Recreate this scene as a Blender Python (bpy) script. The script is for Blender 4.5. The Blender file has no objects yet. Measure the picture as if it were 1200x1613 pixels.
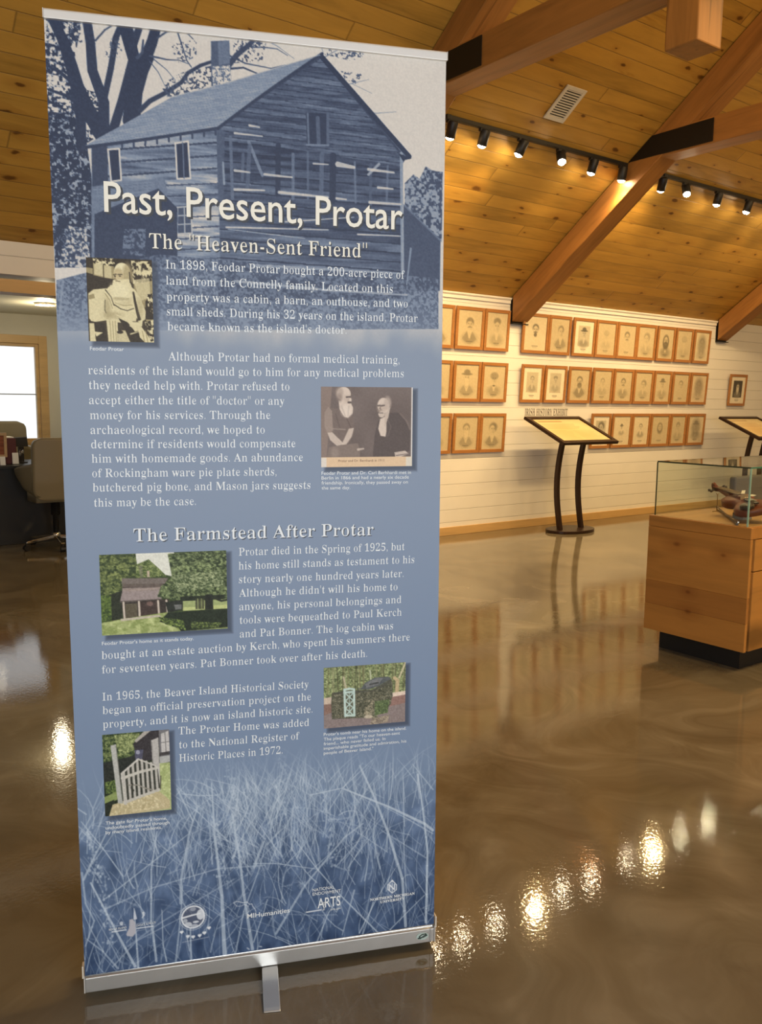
# ---------------------------------------------------------------- template part 1
import bpy, bmesh, math, random
import numpy as np
from mathutils import Vector, Matrix
S=bpy.context.scene
COL=S.collection
rad=math.radians
# ------------------------------------------------------------ camera, world, light, exposure
cam=bpy.data.cameras.new('camera'); co=bpy.data.objects.new('camera',cam); COL.objects.link(co)
rx=Vector((0.80623546,-0.59150291,0.01042577)); uy=Vector((0.06682332,0.1085642,0.99184094)); fw=Vector((0.58780867,0.79896065,-0.12705449))
M=Matrix.Identity(4)
for i in range(3):
    M[i][0]=rx[i];M[i][1]=uy[i];M[i][2]=-fw[i]
M[2][3]=1.37
co.matrix_world=M
cam.sensor_fit='VERTICAL';cam.sensor_height=36;cam.lens=1343.15/1613*36;cam.clip_start=.05
S.camera=co
S.view_settings.view_transform='Standard';S.view_settings.look='None';S.view_settings.gamma=1
S.view_settings.use_curve_mapping=False
S.view_settings.exposure=0.22
S.cycles.use_denoising=True
S.cycles.max_bounces=8;S.cycles.glossy_bounces=4;S.cycles.transparent_max_bounces=12;S.cycles.caustics_reflective=False;S.cycles.caustics_refractive=False
w=bpy.data.worlds.new('sky');S.world=w;w.use_nodes=True
bg=w.node_tree.nodes['Background'];bg.inputs[0].default_value=(.93,.97,1,1);bg.inputs[1].default_value=1.05
WARM=(1,.675,.30)
def area(name,loc,aim,sx,sy,e,col):
    l=bpy.data.lights.new(name,'AREA');l.shape='RECTANGLE';l.size=sx;l.size_y=sy;l.energy=e;l.color=col
    o=bpy.data.objects.new(name,l);COL.objects.link(o);o.location=loc
    o.rotation_euler=Vector(aim).to_track_quat('-Z','Y').to_euler();return o
area('daylight_window_a',(-2.2,-3.1,1.6),(0,1,-.05),2.3,1.5,98,(.93,.965,1))
area('daylight_window_b',(.4,-3.1,1.6),(0,1,-.05),2.3,1.5,98,(.93,.965,1))
area('hall_fill_a',(4.6,.6,4.6),(0.1,.35,-1),4,.5,165,WARM)  # added warm fill standing in for the hall's other lights, no fixture
area('hall_fill_b',(9.5,.2,4.6),(0,.35,-1),4,.5,150,WARM)  # second added fill further along the hall, also without a fixture
# ------------------------------------------------------------ helpers
def link(o,parent=None):
    COL.objects.link(o)
    if parent is not None:o.parent=parent
    return o
class MB:
    def __init__(s): s.v=[];s.f=[];s.sm=[]
    def add(s,vs,fs,smooth=False,mat=None):
        n=len(s.v)
        s.v+= [tuple(mat@Vector(p)) if mat is not None else tuple(p) for p in vs]
        s.f+=[tuple(i+n for i in f) for f in fs];s.sm+=[smooth]*len(fs);return s
    def box(s,c,d,mat=None):
        x,y,z=c;a,b,e=d[0]/2,d[1]/2,d[2]/2
        vs=[(x-a,y-b,z-e),(x+a,y-b,z-e),(x+a,y+b,z-e),(x-a,y+b,z-e),(x-a,y-b,z+e),(x+a,y-b,z+e),(x+a,y+b,z+e),(x-a,y+b,z+e)]
        return s.add(vs,[(3,2,1,0),(4,5,6,7),(0,1,5,4),(1,2,6,5),(2,3,7,6),(3,0,4,7)],False,mat)
    def prism(s,poly,t0,t1,axes=(0,2,1),mat=None,smooth=False):
        # poly in two axes, extruded along the third between t0 and t1
        def pt(p,t):
            q=[0,0,0];q[axes[0]]=p[0];q[axes[1]]=p[1];q[axes[2]]=t;return q
        n=len(poly);vs=[pt(p,t0) for p in poly]+[pt(p,t1) for p in poly]
        fs=[tuple(range(n)),tuple(range(2*n-1,n-1,-1))]+[(i,n+i,n+(i+1)%n,(i+1)%n) for i in range(n)]
        return s.add(vs,fs,smooth,mat)
    def tube(s,pts,r,n=10,smooth=True,mat=None,caps=True):
        pts=[Vector(p) for p in pts];R=r if isinstance(r,(list,tuple)) else [r]*len(pts)
        vs=[];fs=[]
        up=Vector((0,0,1))
        prev=None
        for i,p in enumerate(pts):
            t=(pts[min(i+1,len(pts)-1)]-pts[max(i-1,0)]).normalized()
            if prev is None:
                a=up if abs(t.z)<.9 else Vector((1,0,0))
                x=t.cross(a).normalized()
            else: x=(prev-t*prev.dot(t)).normalized()
            prev=x;y=t.cross(x)
            for k in range(n):
                an=2*math.pi*k/n;vs.append(p+x*math.cos(an)*R[i]+y*math.sin(an)*R[i])
        m=len(pts)
        for i in range(m-1):
            for k in range(n):fs.append((i*n+k,i*n+(k+1)%n,(i+1)*n+(k+1)%n,(i+1)*n+k))
        s.add(vs,fs,smooth,mat)
        if caps:
            b=len(s.v)-len(vs)
            s.f+=[tuple(b+k for k in range(n-1,-1,-1)),tuple(b+(m-1)*n+k for k in range(n))];s.sm+=[False,False]
        return s
    def lathe(s,prof,n=24,mat=None,smooth=True):
        vs=[];fs=[];m=len(prof)
        for r,z in prof:
            for k in range(n):
                a=2*math.pi*k/n;vs.append((r*math.cos(a),r*math.sin(a),z))
        for i in range(m-1):
            for k in range(n):fs.append((i*n+k,i*n+(k+1)%n,(i+1)*n+(k+1)%n,(i+1)*n+k))
        fs+=[tuple(range(n-1,-1,-1)),tuple((m-1)*n+k for k in range(n))]
        s.add(vs,fs,smooth,mat);s.sm[-1]=False;s.sm[-2]=False;return s
    def build(s,name,mat,parent=None,bevel=0,seg=2,loc=None,recalc=True):
        me=bpy.data.meshes.new(name);me.from_pydata(s.v,[],s.f);me.update()
        bm=bmesh.new();bm.from_mesh(me)
        for f,q in zip(bm.faces,s.sm):f.smooth=q
        if recalc:bmesh.ops.recalc_face_normals(bm,faces=bm.faces)
        if bevel:
            es=[e for e in bm.edges if len(e.link_faces)==2 and e.calc_face_angle(0)>.6]
            bmesh.ops.bevel(bm,geom=es,offset=bevel,segments=seg,affect='EDGES',profile=.5)
        bm.to_mesh(me);bm.free()
        o=bpy.data.objects.new(name,me);me.materials.append(mat);link(o,parent)
        if loc is not None:o.location=loc
        return o
def tag(o,label=None,cat=None,group=None,kind=None):
    if label:o['label']=label
    if cat:o['category']=cat
    if group:o['group']=group
    if kind:o['kind']=kind
    return o
def thing(name,label,cat,loc=(0,0,0),rz=0,group=None):
    o=bpy.data.objects.new(name,None);o.empty_display_size=.1;link(o);o.location=loc;o.rotation_euler=(0,0,rz)
    return tag(o,label,cat,group)
def struct(o): o['kind']='structure';return o
def dup(o,parent=None):
    c=o.copy();COL.objects.link(c)
    if parent is not None:c.parent=parent
    for ch in list(o.children):dup(ch,c)
    return c
# ------------------------------------------------------------ materials
def lin(c):
    return tuple((x/255/12.92 if x/255<=.04045 else ((x/255+.055)/1.055)**2.4) for x in c)
class N:
    def __init__(s,name):
        s.m=bpy.data.materials.new(name);s.m.use_nodes=True;s.t=s.m.node_tree;s.b=s.t.nodes['Principled BSDF'];s.out=s.t.nodes['Material Output']
    def n(s,typ,**k):
        q=s.t.nodes.new(typ)
        for a,v in k.items():
            if a.startswith('i_'):
                key=a[2:];key=int(key) if key.isdigit() else key.replace('_',' ');q.inputs[key].default_value=v
            else:setattr(q,a,v)
        return q
    def l(s,a,b): s.t.links.new(a,b)
    def math(s,op,a,b=None,c=None,clamp=False):
        q=s.n('ShaderNodeMath',operation=op,use_clamp=clamp)
        for i,x in enumerate((a,b,c)):
            if x is None:continue
            if isinstance(x,(int,float)):q.inputs[i].default_value=x
            else:s.l(x,q.inputs[i])
        return q.outputs[0]
    def mix(s,f,a,b,blend='MIX'):
        q=s.n('ShaderNodeMix',data_type='RGBA',blend_type=blend)
        for sock,x in ((q.inputs[0],f),(q.inputs[6],a),(q.inputs[7],b)):
            if isinstance(x,(int,float)):sock.default_value=x
            elif isinstance(x,tuple):sock.default_value=(*x[:3],1)
            else:s.l(x,sock)
        return q.outputs[2]
    def ramp(s,f,stops):
        q=s.n('ShaderNodeValToRGB');e=q.color_ramp.elements
        while len(e)<len(stops):e.new(.5)
        for el,(p,c) in zip(e,stops):el.position=p;el.color=(*c[:3],1)
        s.l(f,q.inputs[0]);return q.outputs[0]
    def comb(s,x,y,z=0):
        q=s.n('ShaderNodeCombineXYZ')
        for i,v in enumerate((x,y,z)):
            if isinstance(v,(int,float)):q.inputs[i].default_value=v
            else:s.l(v,q.inputs[i])
        return q.outputs[0]
    def noise(s,vec,scale=1,detail=4,rough=.55,dist=0):
        q=s.n('ShaderNodeTexNoise');q.inputs['Scale'].default_value=scale;q.inputs['Detail'].default_value=detail;q.inputs['Roughness'].default_value=rough;q.inputs['Distortion'].default_value=dist
        s.l(vec,q.inputs['Vector']);return q.outputs[0]
    def obj(s):
        q=s.n('ShaderNodeTexCoord');p=s.n('ShaderNodeSeparateXYZ');s.l(q.outputs['Object'],p.inputs[0]);return q.outputs['Object'],p.outputs
    def bump(s,h,strength=.3,dist=.01):
        q=s.n('ShaderNodeBump');q.inputs['Strength'].default_value=strength;q.inputs['Distance'].default_value=dist
        s.l(h,q.inputs['Height']);s.l(q.outputs[0],s.b.inputs['Normal']);return q
    def set(s,**k):
        for a,v in k.items():
            a=a.replace('_',' ')
            if isinstance(v,(tuple,list)):v=(*v[:3],1)
            s.b.inputs[a].default_value=v
        return s
def plain(name,c,rough=.5,metal=0,var=.12,scale=8,**k):
    m=N(name);o,_=m.obj()
    f=m.noise(o,scale,3)
    c2=tuple(min(1,x*(1+var)) for x in c);c1=tuple(x*(1-var) for x in c)
    m.l(m.mix(f,c1,c2),m.b.inputs['Base Color']);m.set(Roughness=rough,Metallic=metal,**k);return m.m
def timber(name,c,var=.35,knot=True,rough=.55,crack=True,gs=1.0,ks=1.0,spots=()):
    m=N(name);o,p=m.obj()
    v=m.comb(m.math('MULTIPLY',p[0],1.6*gs),m.math('MULTIPLY',p[1],16*gs),m.math('MULTIPLY',p[2],16*gs))
    a=m.noise(v,1,5,.6,.6)
    big=m.noise(m.comb(m.math('MULTIPLY',p[0],.9),m.math('MULTIPLY',p[1],3),m.math('MULTIPLY',p[2],3)),1,2)
    dk=tuple(x*(1-var) for x in c);lt=tuple(min(1,x*(1+var*.7)) for x in c)
    col=m.ramp(m.math('ADD',m.math('MULTIPLY',a,.65),m.math('MULTIPLY',big,.35)),[(.3,dk),(.5,c),(.72,lt)])
    if knot:
        q=m.n('ShaderNodeTexVoronoi');q.inputs['Scale'].default_value=1
        m.l(m.comb(m.math('MULTIPLY',p[0],1.5*gs),m.math('MULTIPLY',p[1],2.9*gs),m.math('MULTIPLY',p[2],2.9*gs)),q.inputs['Vector'])
        k=m.ramp(q.outputs['Distance'],[(.05*ks,(1,1,1)),(.13*ks,(0,0,0))])
        col=m.mix(m.math('MULTIPLY',k,.75),col,tuple(x*.28 for x in c))
    for (sy,sz,sr) in spots:
        a_=m.math('DIVIDE',m.math('SUBTRACT',p[0],sy),sr*1.7);b_=m.math('DIVIDE',m.math('SUBTRACT',p[2],sz),sr)
        wob=m.math('MULTIPLY',a,.7)
        d_=m.math('ADD',m.math('SQRT',m.math('ADD',m.math('MULTIPLY',a_,a_),m.math('MULTIPLY',b_,b_))),wob)
        col=m.mix(m.math('MULTIPLY',m.ramp(d_,[(.55,(1,1,1)),(1.0,(0,0,0))]),.8),col,(c[0]*.25,c[1]*.17,c[2]*.2))
        hl=m.n('ShaderNodeMapRange');m.l(d_,hl.inputs[0]);hl.inputs[1].default_value=.8;hl.inputs[2].default_value=3;hl.inputs[3].default_value=.5;hl.inputs[4].default_value=0
        col=m.mix(hl.outputs[0],col,(c[0]*.62,c[1]*.48,c[2]*.4))
    if crack:
        cr=m.noise(m.comb(m.math('MULTIPLY',p[0],.8),m.math('MULTIPLY',p[1],22),m.math('MULTIPLY',p[2],22)),1,2,.5,.3)
        kf=m.ramp(cr,[(.655,(0,0,0)),(.70,(1,1,1))])
        col=m.mix(m.math('MULTIPLY',kf,.5),col,tuple(x*.25 for x in c))
    m.l(col,m.b.inputs['Base Color']);m.set(Roughness=rough);m.bump(a,.12,.01);return m.m
def planks(name,c,width,length,groove=.004,lines=True,rough=.45):
    m=N(name);o,p=m.obj()
    row=m.math('FLOOR',m.math('DIVIDE',p[1],width));fr=m.math('FRACT',m.math('DIVIDE',p[1],width))
    wn=m.n('ShaderNodeTexWhiteNoise',noise_dimensions='1D');m.l(row,wn.inputs['W'])
    xo=m.math('ADD',m.math('DIVIDE',p[0],length),m.math('MULTIPLY',wn.outputs['Value'],9.7))
    pid=m.math('FLOOR',xo);pf=m.math('FRACT',xo)
    w2=m.n('ShaderNodeTexWhiteNoise',noise_dimensions='2D');m.l(m.comb(row,pid),w2.inputs['Vector'])
    rnd=w2.outputs['Value'];off=m.math('MULTIPLY',rnd,31)
    g=m.noise(m.comb(m.math('ADD',m.math('MULTIPLY',p[0],1.3),off),m.math('MULTIPLY',p[1],13),off),1,5,.6,1.2)
    b=m.noise(m.comb(m.math('ADD',m.math('MULTIPLY',p[0],.8),off),m.math('MULTIPLY',p[1],4),off),1,3,.5,1.5)
    f=m.math('ADD',m.math('ADD',m.math('MULTIPLY',g,.45),m.math('MULTIPLY',b,.35)),m.math('MULTIPLY',rnd,.2))
    col=m.ramp(f,[(.28,tuple(x*.62 for x in c)),(.48,c),(.70,tuple(min(1,x*1.22) for x in c))])
    # knots
    q=m.n('ShaderNodeTexVoronoi',voronoi_dimensions='2D');q.inputs['Scale'].default_value=1
    wob=m.noise(o,14,2,.5)
    m.l(m.comb(m.math('ADD',m.math('ADD',m.math('MULTIPLY',p[0],2.6),off),m.math('MULTIPLY',wob,.10)),m.math('ADD',m.math('MULTIPLY',p[1],6.1),m.math('MULTIPLY',wob,.22))),q.inputs['Vector'])
    sc=m.n('ShaderNodeSeparateColor');m.l(q.outputs['Color'],sc.inputs[0])
    sel=m.math('GREATER_THAN',sc.outputs[0],.42)
    dd=m.math('DIVIDE',q.outputs['Distance'],m.math('MULTIPLY_ADD',m.math('POWER',sc.outputs[1],2),1.1,.42))
    k=m.ramp(dd,[(.055,(1,1,1)),(.105,(0,0,0))])
    halo=m.ramp(dd,[(.05,(1,1,1)),(.40,(0,0,0))])
    col=m.mix(m.math('MULTIPLY',m.math('MULTIPLY',halo,sel),.42),col,tuple((c[0]*.62,c[1]*.46,c[2]*.34)))
    col=m.mix(m.math('MULTIPLY',m.math('MULTIPLY',k,sel),.85),col,(c[0]*.18,c[1]*.10,c[2]*.07))
    # heartwood streaks
    st=m.noise(m.comb(m.math('ADD',m.math('MULTIPLY',p[0],.55),off),m.math('MULTIPLY',p[1],7),off),1,3,.6,2)
    sk=m.ramp(st,[(.64,(0,0,0)),(.73,(1,1,1))])
    col=m.mix(m.math('MULTIPLY',sk,.45),col,(c[0]*.5,c[1]*.33,c[2]*.2))
    e=m.math('MULTIPLY',m.math('ABSOLUTE',m.math('SUBTRACT',fr,.5)),2)
    ge=m.ramp(e,[(1-2*groove/width,(0,0,0)),(1-groove/width,(1,1,1))])
    e2=m.math('MULTIPLY',m.math('ABSOLUTE',m.math('SUBTRACT',pf,.5)),2)
    ge2=m.ramp(e2,[(1-.002,(0,0,0)),(1-.001,(1,1,1))])
    gg=m.math('MAXIMUM',ge,ge2)
    col=m.mix(m.math('MULTIPLY',gg,.58),col,tuple(x*.25 for x in c))
    m.l(col,m.b.inputs['Base Color']);m.set(Roughness=rough)
    m.bump(m.math('SUBTRACT',1,gg),.5,.006);return m.m
def shiplap(name,c,width,dirt=.05):
    m=N(name);o,p=m.obj()
    fr=m.math('FRACT',m.math('DIVIDE',p[2],width))
    e=m.math('MULTIPLY',m.math('ABSOLUTE',m.math('SUBTRACT',fr,.5)),2)
    g=m.ramp(e,[(.945,(0,0,0)),(.985,(1,1,1))])
    nz=m.noise(o,3,3)
    col=m.mix(nz,tuple(x*(1-dirt) for x in c),tuple(min(1,x*(1+dirt)) for x in c))
    col=m.mix(m.math('MULTIPLY',g,.45),col,tuple(x*.35 for x in c))
    m.l(col,m.b.inputs['Base Color']);m.set(Roughness=.5)
    m.bump(m.math('SUBTRACT',1,g),.6,.006);return m.m
def glass(name,tint=(1,1,1)):
    m=N(name);t=m.n('ShaderNodeBsdfTransparent');t.inputs[0].default_value=(*tint,1)
    g=m.n('ShaderNodeBsdfGlossy');g.inputs['Roughness'].default_value=.01
    lw=m.n('ShaderNodeLayerWeight');lw.inputs['Blend'].default_value=.5
    nz=m.noise(m.obj()[0],2,2)
    fr=m.math('MULTIPLY_ADD',m.math('POWER',lw.outputs['Facing'],5),.9,.04)
    x=m.n('ShaderNodeMixShader');m.l(m.math('MULTIPLY',fr,m.math('ADD',.97,m.math('MULTIPLY',nz,.06))),x.inputs[0]);m.l(t.outputs[0],x.inputs[1]);m.l(g.outputs[0],x.inputs[2]);m.l(x.outputs[0],m.out.inputs[0])
    return m.m
def emis(name,c,s):
    m=N(name);m.set(Base_Color=(.9,.9,.9));m.b.inputs['Emission Color'].default_value=(*c,1);m.b.inputs['Emission Strength'].default_value=s;return m.m
def vcol(name,rough=.6,spec=.3,bump=0):
    m=N(name);a=m.n('ShaderNodeAttribute',attribute_name='print_ink')
    m.l(a.outputs['Color'],m.b.inputs['Base Color']);m.set(Roughness=rough);m.b.inputs['Specular IOR Level'].default_value=spec
    if bump:
        o,_=m.obj();m.bump(m.noise(o,400,2),bump,.001)
    return m.m
def floor_mat():
    m=N('epoxy_floor');o,p=m.obj()
    wv=m.n('ShaderNodeTexNoise');wv.inputs['Scale'].default_value=.7;wv.inputs['Detail'].default_value=3;m.l(o,wv.inputs['Vector'])
    off=m.n('ShaderNodeVectorMath',operation='MULTIPLY_ADD');m.l(wv.outputs['Color'],off.inputs[0]);off.inputs[1].default_value=(2.2,2.2,0);m.l(o,off.inputs[2])
    a=m.noise(off.outputs[0],.75,5,.55,1.2);b=m.noise(off.outputs[0],1.9,4,.6,2.0)
    f=m.math('ADD',m.math('MULTIPLY',a,.6),m.math('MULTIPLY',b,.4))
    col=m.ramp(f,[(.28,(.082,.066,.043)),(.44,(.130,.107,.072)),(.56,(.175,.148,.104)),(.72,(.28,.245,.185))])
    vein=m.noise(off.outputs[0],.32,2,.4,.8)
    msk=m.noise(o,.5,2,.5)
    vv=m.ramp(m.math('ABSOLUTE',m.math('SUBTRACT',vein,.5)),[(.0,(1,1,1)),(.03,(0,0,0))])
    vm_=m.ramp(msk,[(.5,(0,0,0)),(.62,(1,1,1))])
    col=m.mix(m.math('MULTIPLY',m.math('MULTIPLY',vv,vm_),.30),col,(.44,.37,.28))
    m.l(col,m.b.inputs['Base Color']);m.set(Roughness=.06,IOR=1.5)
    peel=m.noise(o,75,2,.5);lum=m.noise(o,4,2,.5)
    m.bump(m.math('ADD',m.math('MULTIPLY',peel,.26),m.math('MULTIPLY',lum,.30)),.055,.016)
    return m.m
M_FLOOR=floor_mat()
PINE=(.47,.262,.048)
M_CEIL=planks('pine_plank_ceiling',PINE,.132,4.6)
M_WALL=shiplap('white_shiplap',(.80,.77,.70),.133)
M_WALLP=plain('painted_wall',(.62,.58,.46),.6,var=.04,scale=2)
M_TRIMW=plain('white_trim_paint',(.80,.77,.70),.45,var=.03)
M_PINE=timber('pine_trim',(.58,.37,.15),.22,True,.45,False)
M_BEAM=timber('fir_beam',(.34,.15,.036),.4,False,.5,True)
M_STEEL=plain('black_steel',(.012,.010,.009),.45,.3)
M_BLACK=plain('black_plastic',(.012,.012,.012),.4)
M_TRACK=plain('black_track',(.010,.009,.008),.5)
M_LENS=emis('lamp_lens',(1,.80,.52),170)
M_LENSF=emis('lamp_lens_wide',(1,.80,.52),70)
M_FRAME=timber('portrait_frame_wood',(.40,.175,.05),.3,False,.4,False,2)
M_BROWN=plain('brown_black_metal',(.030,.013,.008),.35,.4)
M_OAK=timber('knotty_oak',(.48,.215,.045),.28,True,.42,False,.8,1.9)
M_OAKL=timber('oak_deck',(.52,.31,.12),.2,False,.4,False,.8)
M_GLASS=glass('case_glass',(.97,.99,.97))
M_GLASSE=plain('green_glass_edge',(.06,.20,.13),.15,var=.2)
M_GLASSD=plain('dark_glass_edge',(.045,.055,.03),.2,var=.2)
M_ALU=plain('brushed_aluminium',(.66,.66,.64),.34,.85,var=.05,scale=30)
M_CHROME=plain('chrome',(.72,.70,.66),.15,1,var=.04)
M_LEATH=plain('cream_leather',(.25,.205,.12),.5,var=.06,scale=4)
M_PAPER=plain('paper_white',(.80,.78,.70),.6,var=.03)
M_DARKB=plain('toe_kick_black',(.010,.009,.009),.5)
TEXT=[('title', 'sans', 'Past, Present, Protar', 102.0, 369.4, 742.0, 372.7), ('subtitle', 'serif', 'The "Heaven-Sent Friend"', 190.0, 438.7, 660.3, 437.5), ('story', 'serif', 'In 1898, Feodar Protar bought a 200-acre piece of', 222.4, 479.2, 748.0, 480.2), ('story', 'serif', 'land from the Connelly family. Located on this', 222.2, 512.2, 720.5, 512.4), ('story', 'serif', 'property was a cabin, a barn, an outhouse, and two', 222.5, 545.7, 756.0, 543.6), ('story', 'serif', 'small sheds. During his 32 years on the island, Protar', 222.0, 576.5, 779.7, 575.6), ('story', 'serif', "became known as the island's doctor.", 223.1, 608.0, 613.3, 606.1), ('medicine', 'serif', 'Although Protar had no formal medical training,', 223.3, 671.2, 737.2, 670.4), ('medicine', 'serif', 'residents of the island would go to him for any medical problems', 58.2, 702.6, 747.7, 700.9), ('medicine', 'serif', 'they needed help with. Protar refused to', 58.1, 733.8, 483.5, 733.1), ('medicine', 'serif', 'accept either the title of "doctor" or any', 57.6, 765.2, 471.6, 765.0), ('medicine', 'serif', 'money for his services. Through the', 58.2, 797.0, 440.3, 796.4), ('medicine', 'serif', 'archaeological record, we hoped to', 58.1, 828.2, 427.2, 828.7), ('medicine', 'serif', 'determine if residents would compensate', 58.4, 858.7, 496.2, 859.7), ('medicine', 'serif', 'him with homemade goods. An abundance', 58.4, 889.4, 512.9, 891.1), ('medicine', 'serif', 'of Rockingham ware pie plate sherds,', 58.3, 920.6, 452.5, 922.8), ('medicine', 'serif', 'butchered pig bone, and Mason jars suggests', 58.6, 951.5, 529.3, 954.5), ('medicine', 'serif', 'this may be the case.', 59.3, 984.2, 273.6, 985.6), ('heading', 'serif', 'The Farmstead After Protar', 138.6, 1062.9, 677.9, 1066.4), ('farmstead', 'serif', 'Protar died in the Spring of 1925, but', 365.8, 1103.2, 754.0, 1104.7), ('farmstead', 'serif', 'his home still stands as testament to his', 365.0, 1135.0, 777.7, 1136.7), ('farmstead', 'serif', 'story nearly one hundred years later.', 364.8, 1166.2, 751.5, 1169.4), ('farmstead', 'serif', "Although he didn't will his home to", 365.1, 1197.9, 736.9, 1200.6), ('farmstead', 'serif', 'anyone, his personal belongings and', 364.6, 1229.3, 746.5, 1232.2), ('farmstead', 'serif', 'tools were bequeathed to Paul Kerch', 364.8, 1260.8, 747.6, 1263.2), ('farmstead', 'serif', 'and Pat Bonner. The log cabin was', 364.8, 1292.9, 726.7, 1295.2), ('farmstead', 'serif', 'bought at an estate auction by Kerch, who spent his summers there', 63.7, 1322.9, 768.8, 1325.3), ('farmstead', 'serif', 'for seventeen years. Pat Bonner took over after his death.', 62.8, 1355.3, 663.3, 1359.0), ('preservation', 'serif', 'In 1965, the Beaver Island Historical Society', 61.5, 1417.5, 522.3, 1423.8), ('preservation', 'serif', 'began an official preservation project on the', 61.1, 1448.6, 528.3, 1454.6), ('preservation', 'serif', 'property, and it is now an island historic site.', 60.4, 1480.6, 531.5, 1485.3), ('preservation', 'serif', 'The Protar Home was added', 222.9, 1510.9, 523.1, 1517.1), ('preservation', 'serif', 'to the National Register of', 223.6, 1544.0, 499.8, 1548.0), ('preservation', 'serif', 'Historic Places in 1972.', 223.1, 1575.8, 459.7, 1579.4), ('cap1', 'sans', 'Feodar Protar', 63.4, 652.8, 131.6, 653.3), ('cap2', 'sans', 'Feodar Protar and Dr. Carl Berhhardi met in', 555.4, 923.2, 767.5, 924.2), ('cap2', 'sans', 'Berlin in 1866 and had a nearly six decade', 555.3, 934.2, 762.3, 935.0), ('cap2', 'sans', 'friendship. Ironically, they passed away on', 555.3, 945.4, 760.2, 946.6), ('cap2', 'sans', 'the same day.', 555.3, 957.0, 622.1, 957.2), ('cap3', 'sans', "Feodar Protar's home as it stands today.", 65.0, 1291.2, 261.9, 1292.1), ('cap4', 'sans', "Protar's tomb near his home on the island.", 558.1, 1545.5, 762.0, 1548.4), ('cap4', 'sans', 'The plaque reads "To our heaven-sent', 558.1, 1557.4, 746.0, 1558.9), ('cap4', 'sans', 'friend... who never failed us. In', 558.1, 1569.1, 709.9, 1569.6), ('cap4', 'sans', 'imperishable gratitude and admiration, his', 558.0, 1580.3, 762.2, 1580.8), ('cap4', 'sans', 'people of Beaver Island."', 558.0, 1591.9, 679.8, 1591.9), ('cap5', 'sans', "The gate for Protar's home,", 58.3, 1708.1, 192.6, 1711.8), ('cap5', 'sans', 'undoubtedly passed through', 57.9, 1719.6, 198.0, 1722.8), ('cap5', 'sans', 'by many island residents.', 57.5, 1730.6, 181.1, 1732.7), ('logo_beaver', 'cond', 'BEAVER ISLAND', 56.8, 1965.9, 95.2, 1965.6), ('logo_beaver', 'cond', 'DANCE & MULTI', 117.8, 1965.1, 160.4, 1963.5), ('logo_mi', 'bold', 'MIHumanities', 371.5, 1983.3, 473.5, 1982.6), ('logo_nea', 'sans', 'NATIONAL', 529.6, 1937.7, 583.5, 1936.8), ('logo_nea', 'sans', 'ENDOWMENT', 529.6, 1948.1, 599.3, 1948.6), ('logo_nea', 'bold', 'ARTS', 541.7, 1982.8, 598.4, 1982.5), ('logo_nea', 'sans', 'arts.gov', 573.9, 1992.9, 599.2, 1992.4), ('logo_nmu', 'wide', 'NORTHERN MICHIGAN', 672.8, 1983.0, 787.9, 1981.8), ('logo_nmu', 'wide', 'UNIVERSITY', 698.7, 1992.7, 761.6, 1991.3)]
PHOTO={'man': (62, 463, 194, 634), 'two': (555, 724, 770, 906), 'home': (66, 1090, 338, 1270), 'tomb': (559, 1379, 759, 1528), 'gate': (58, 1497, 203, 1689)}
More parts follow.
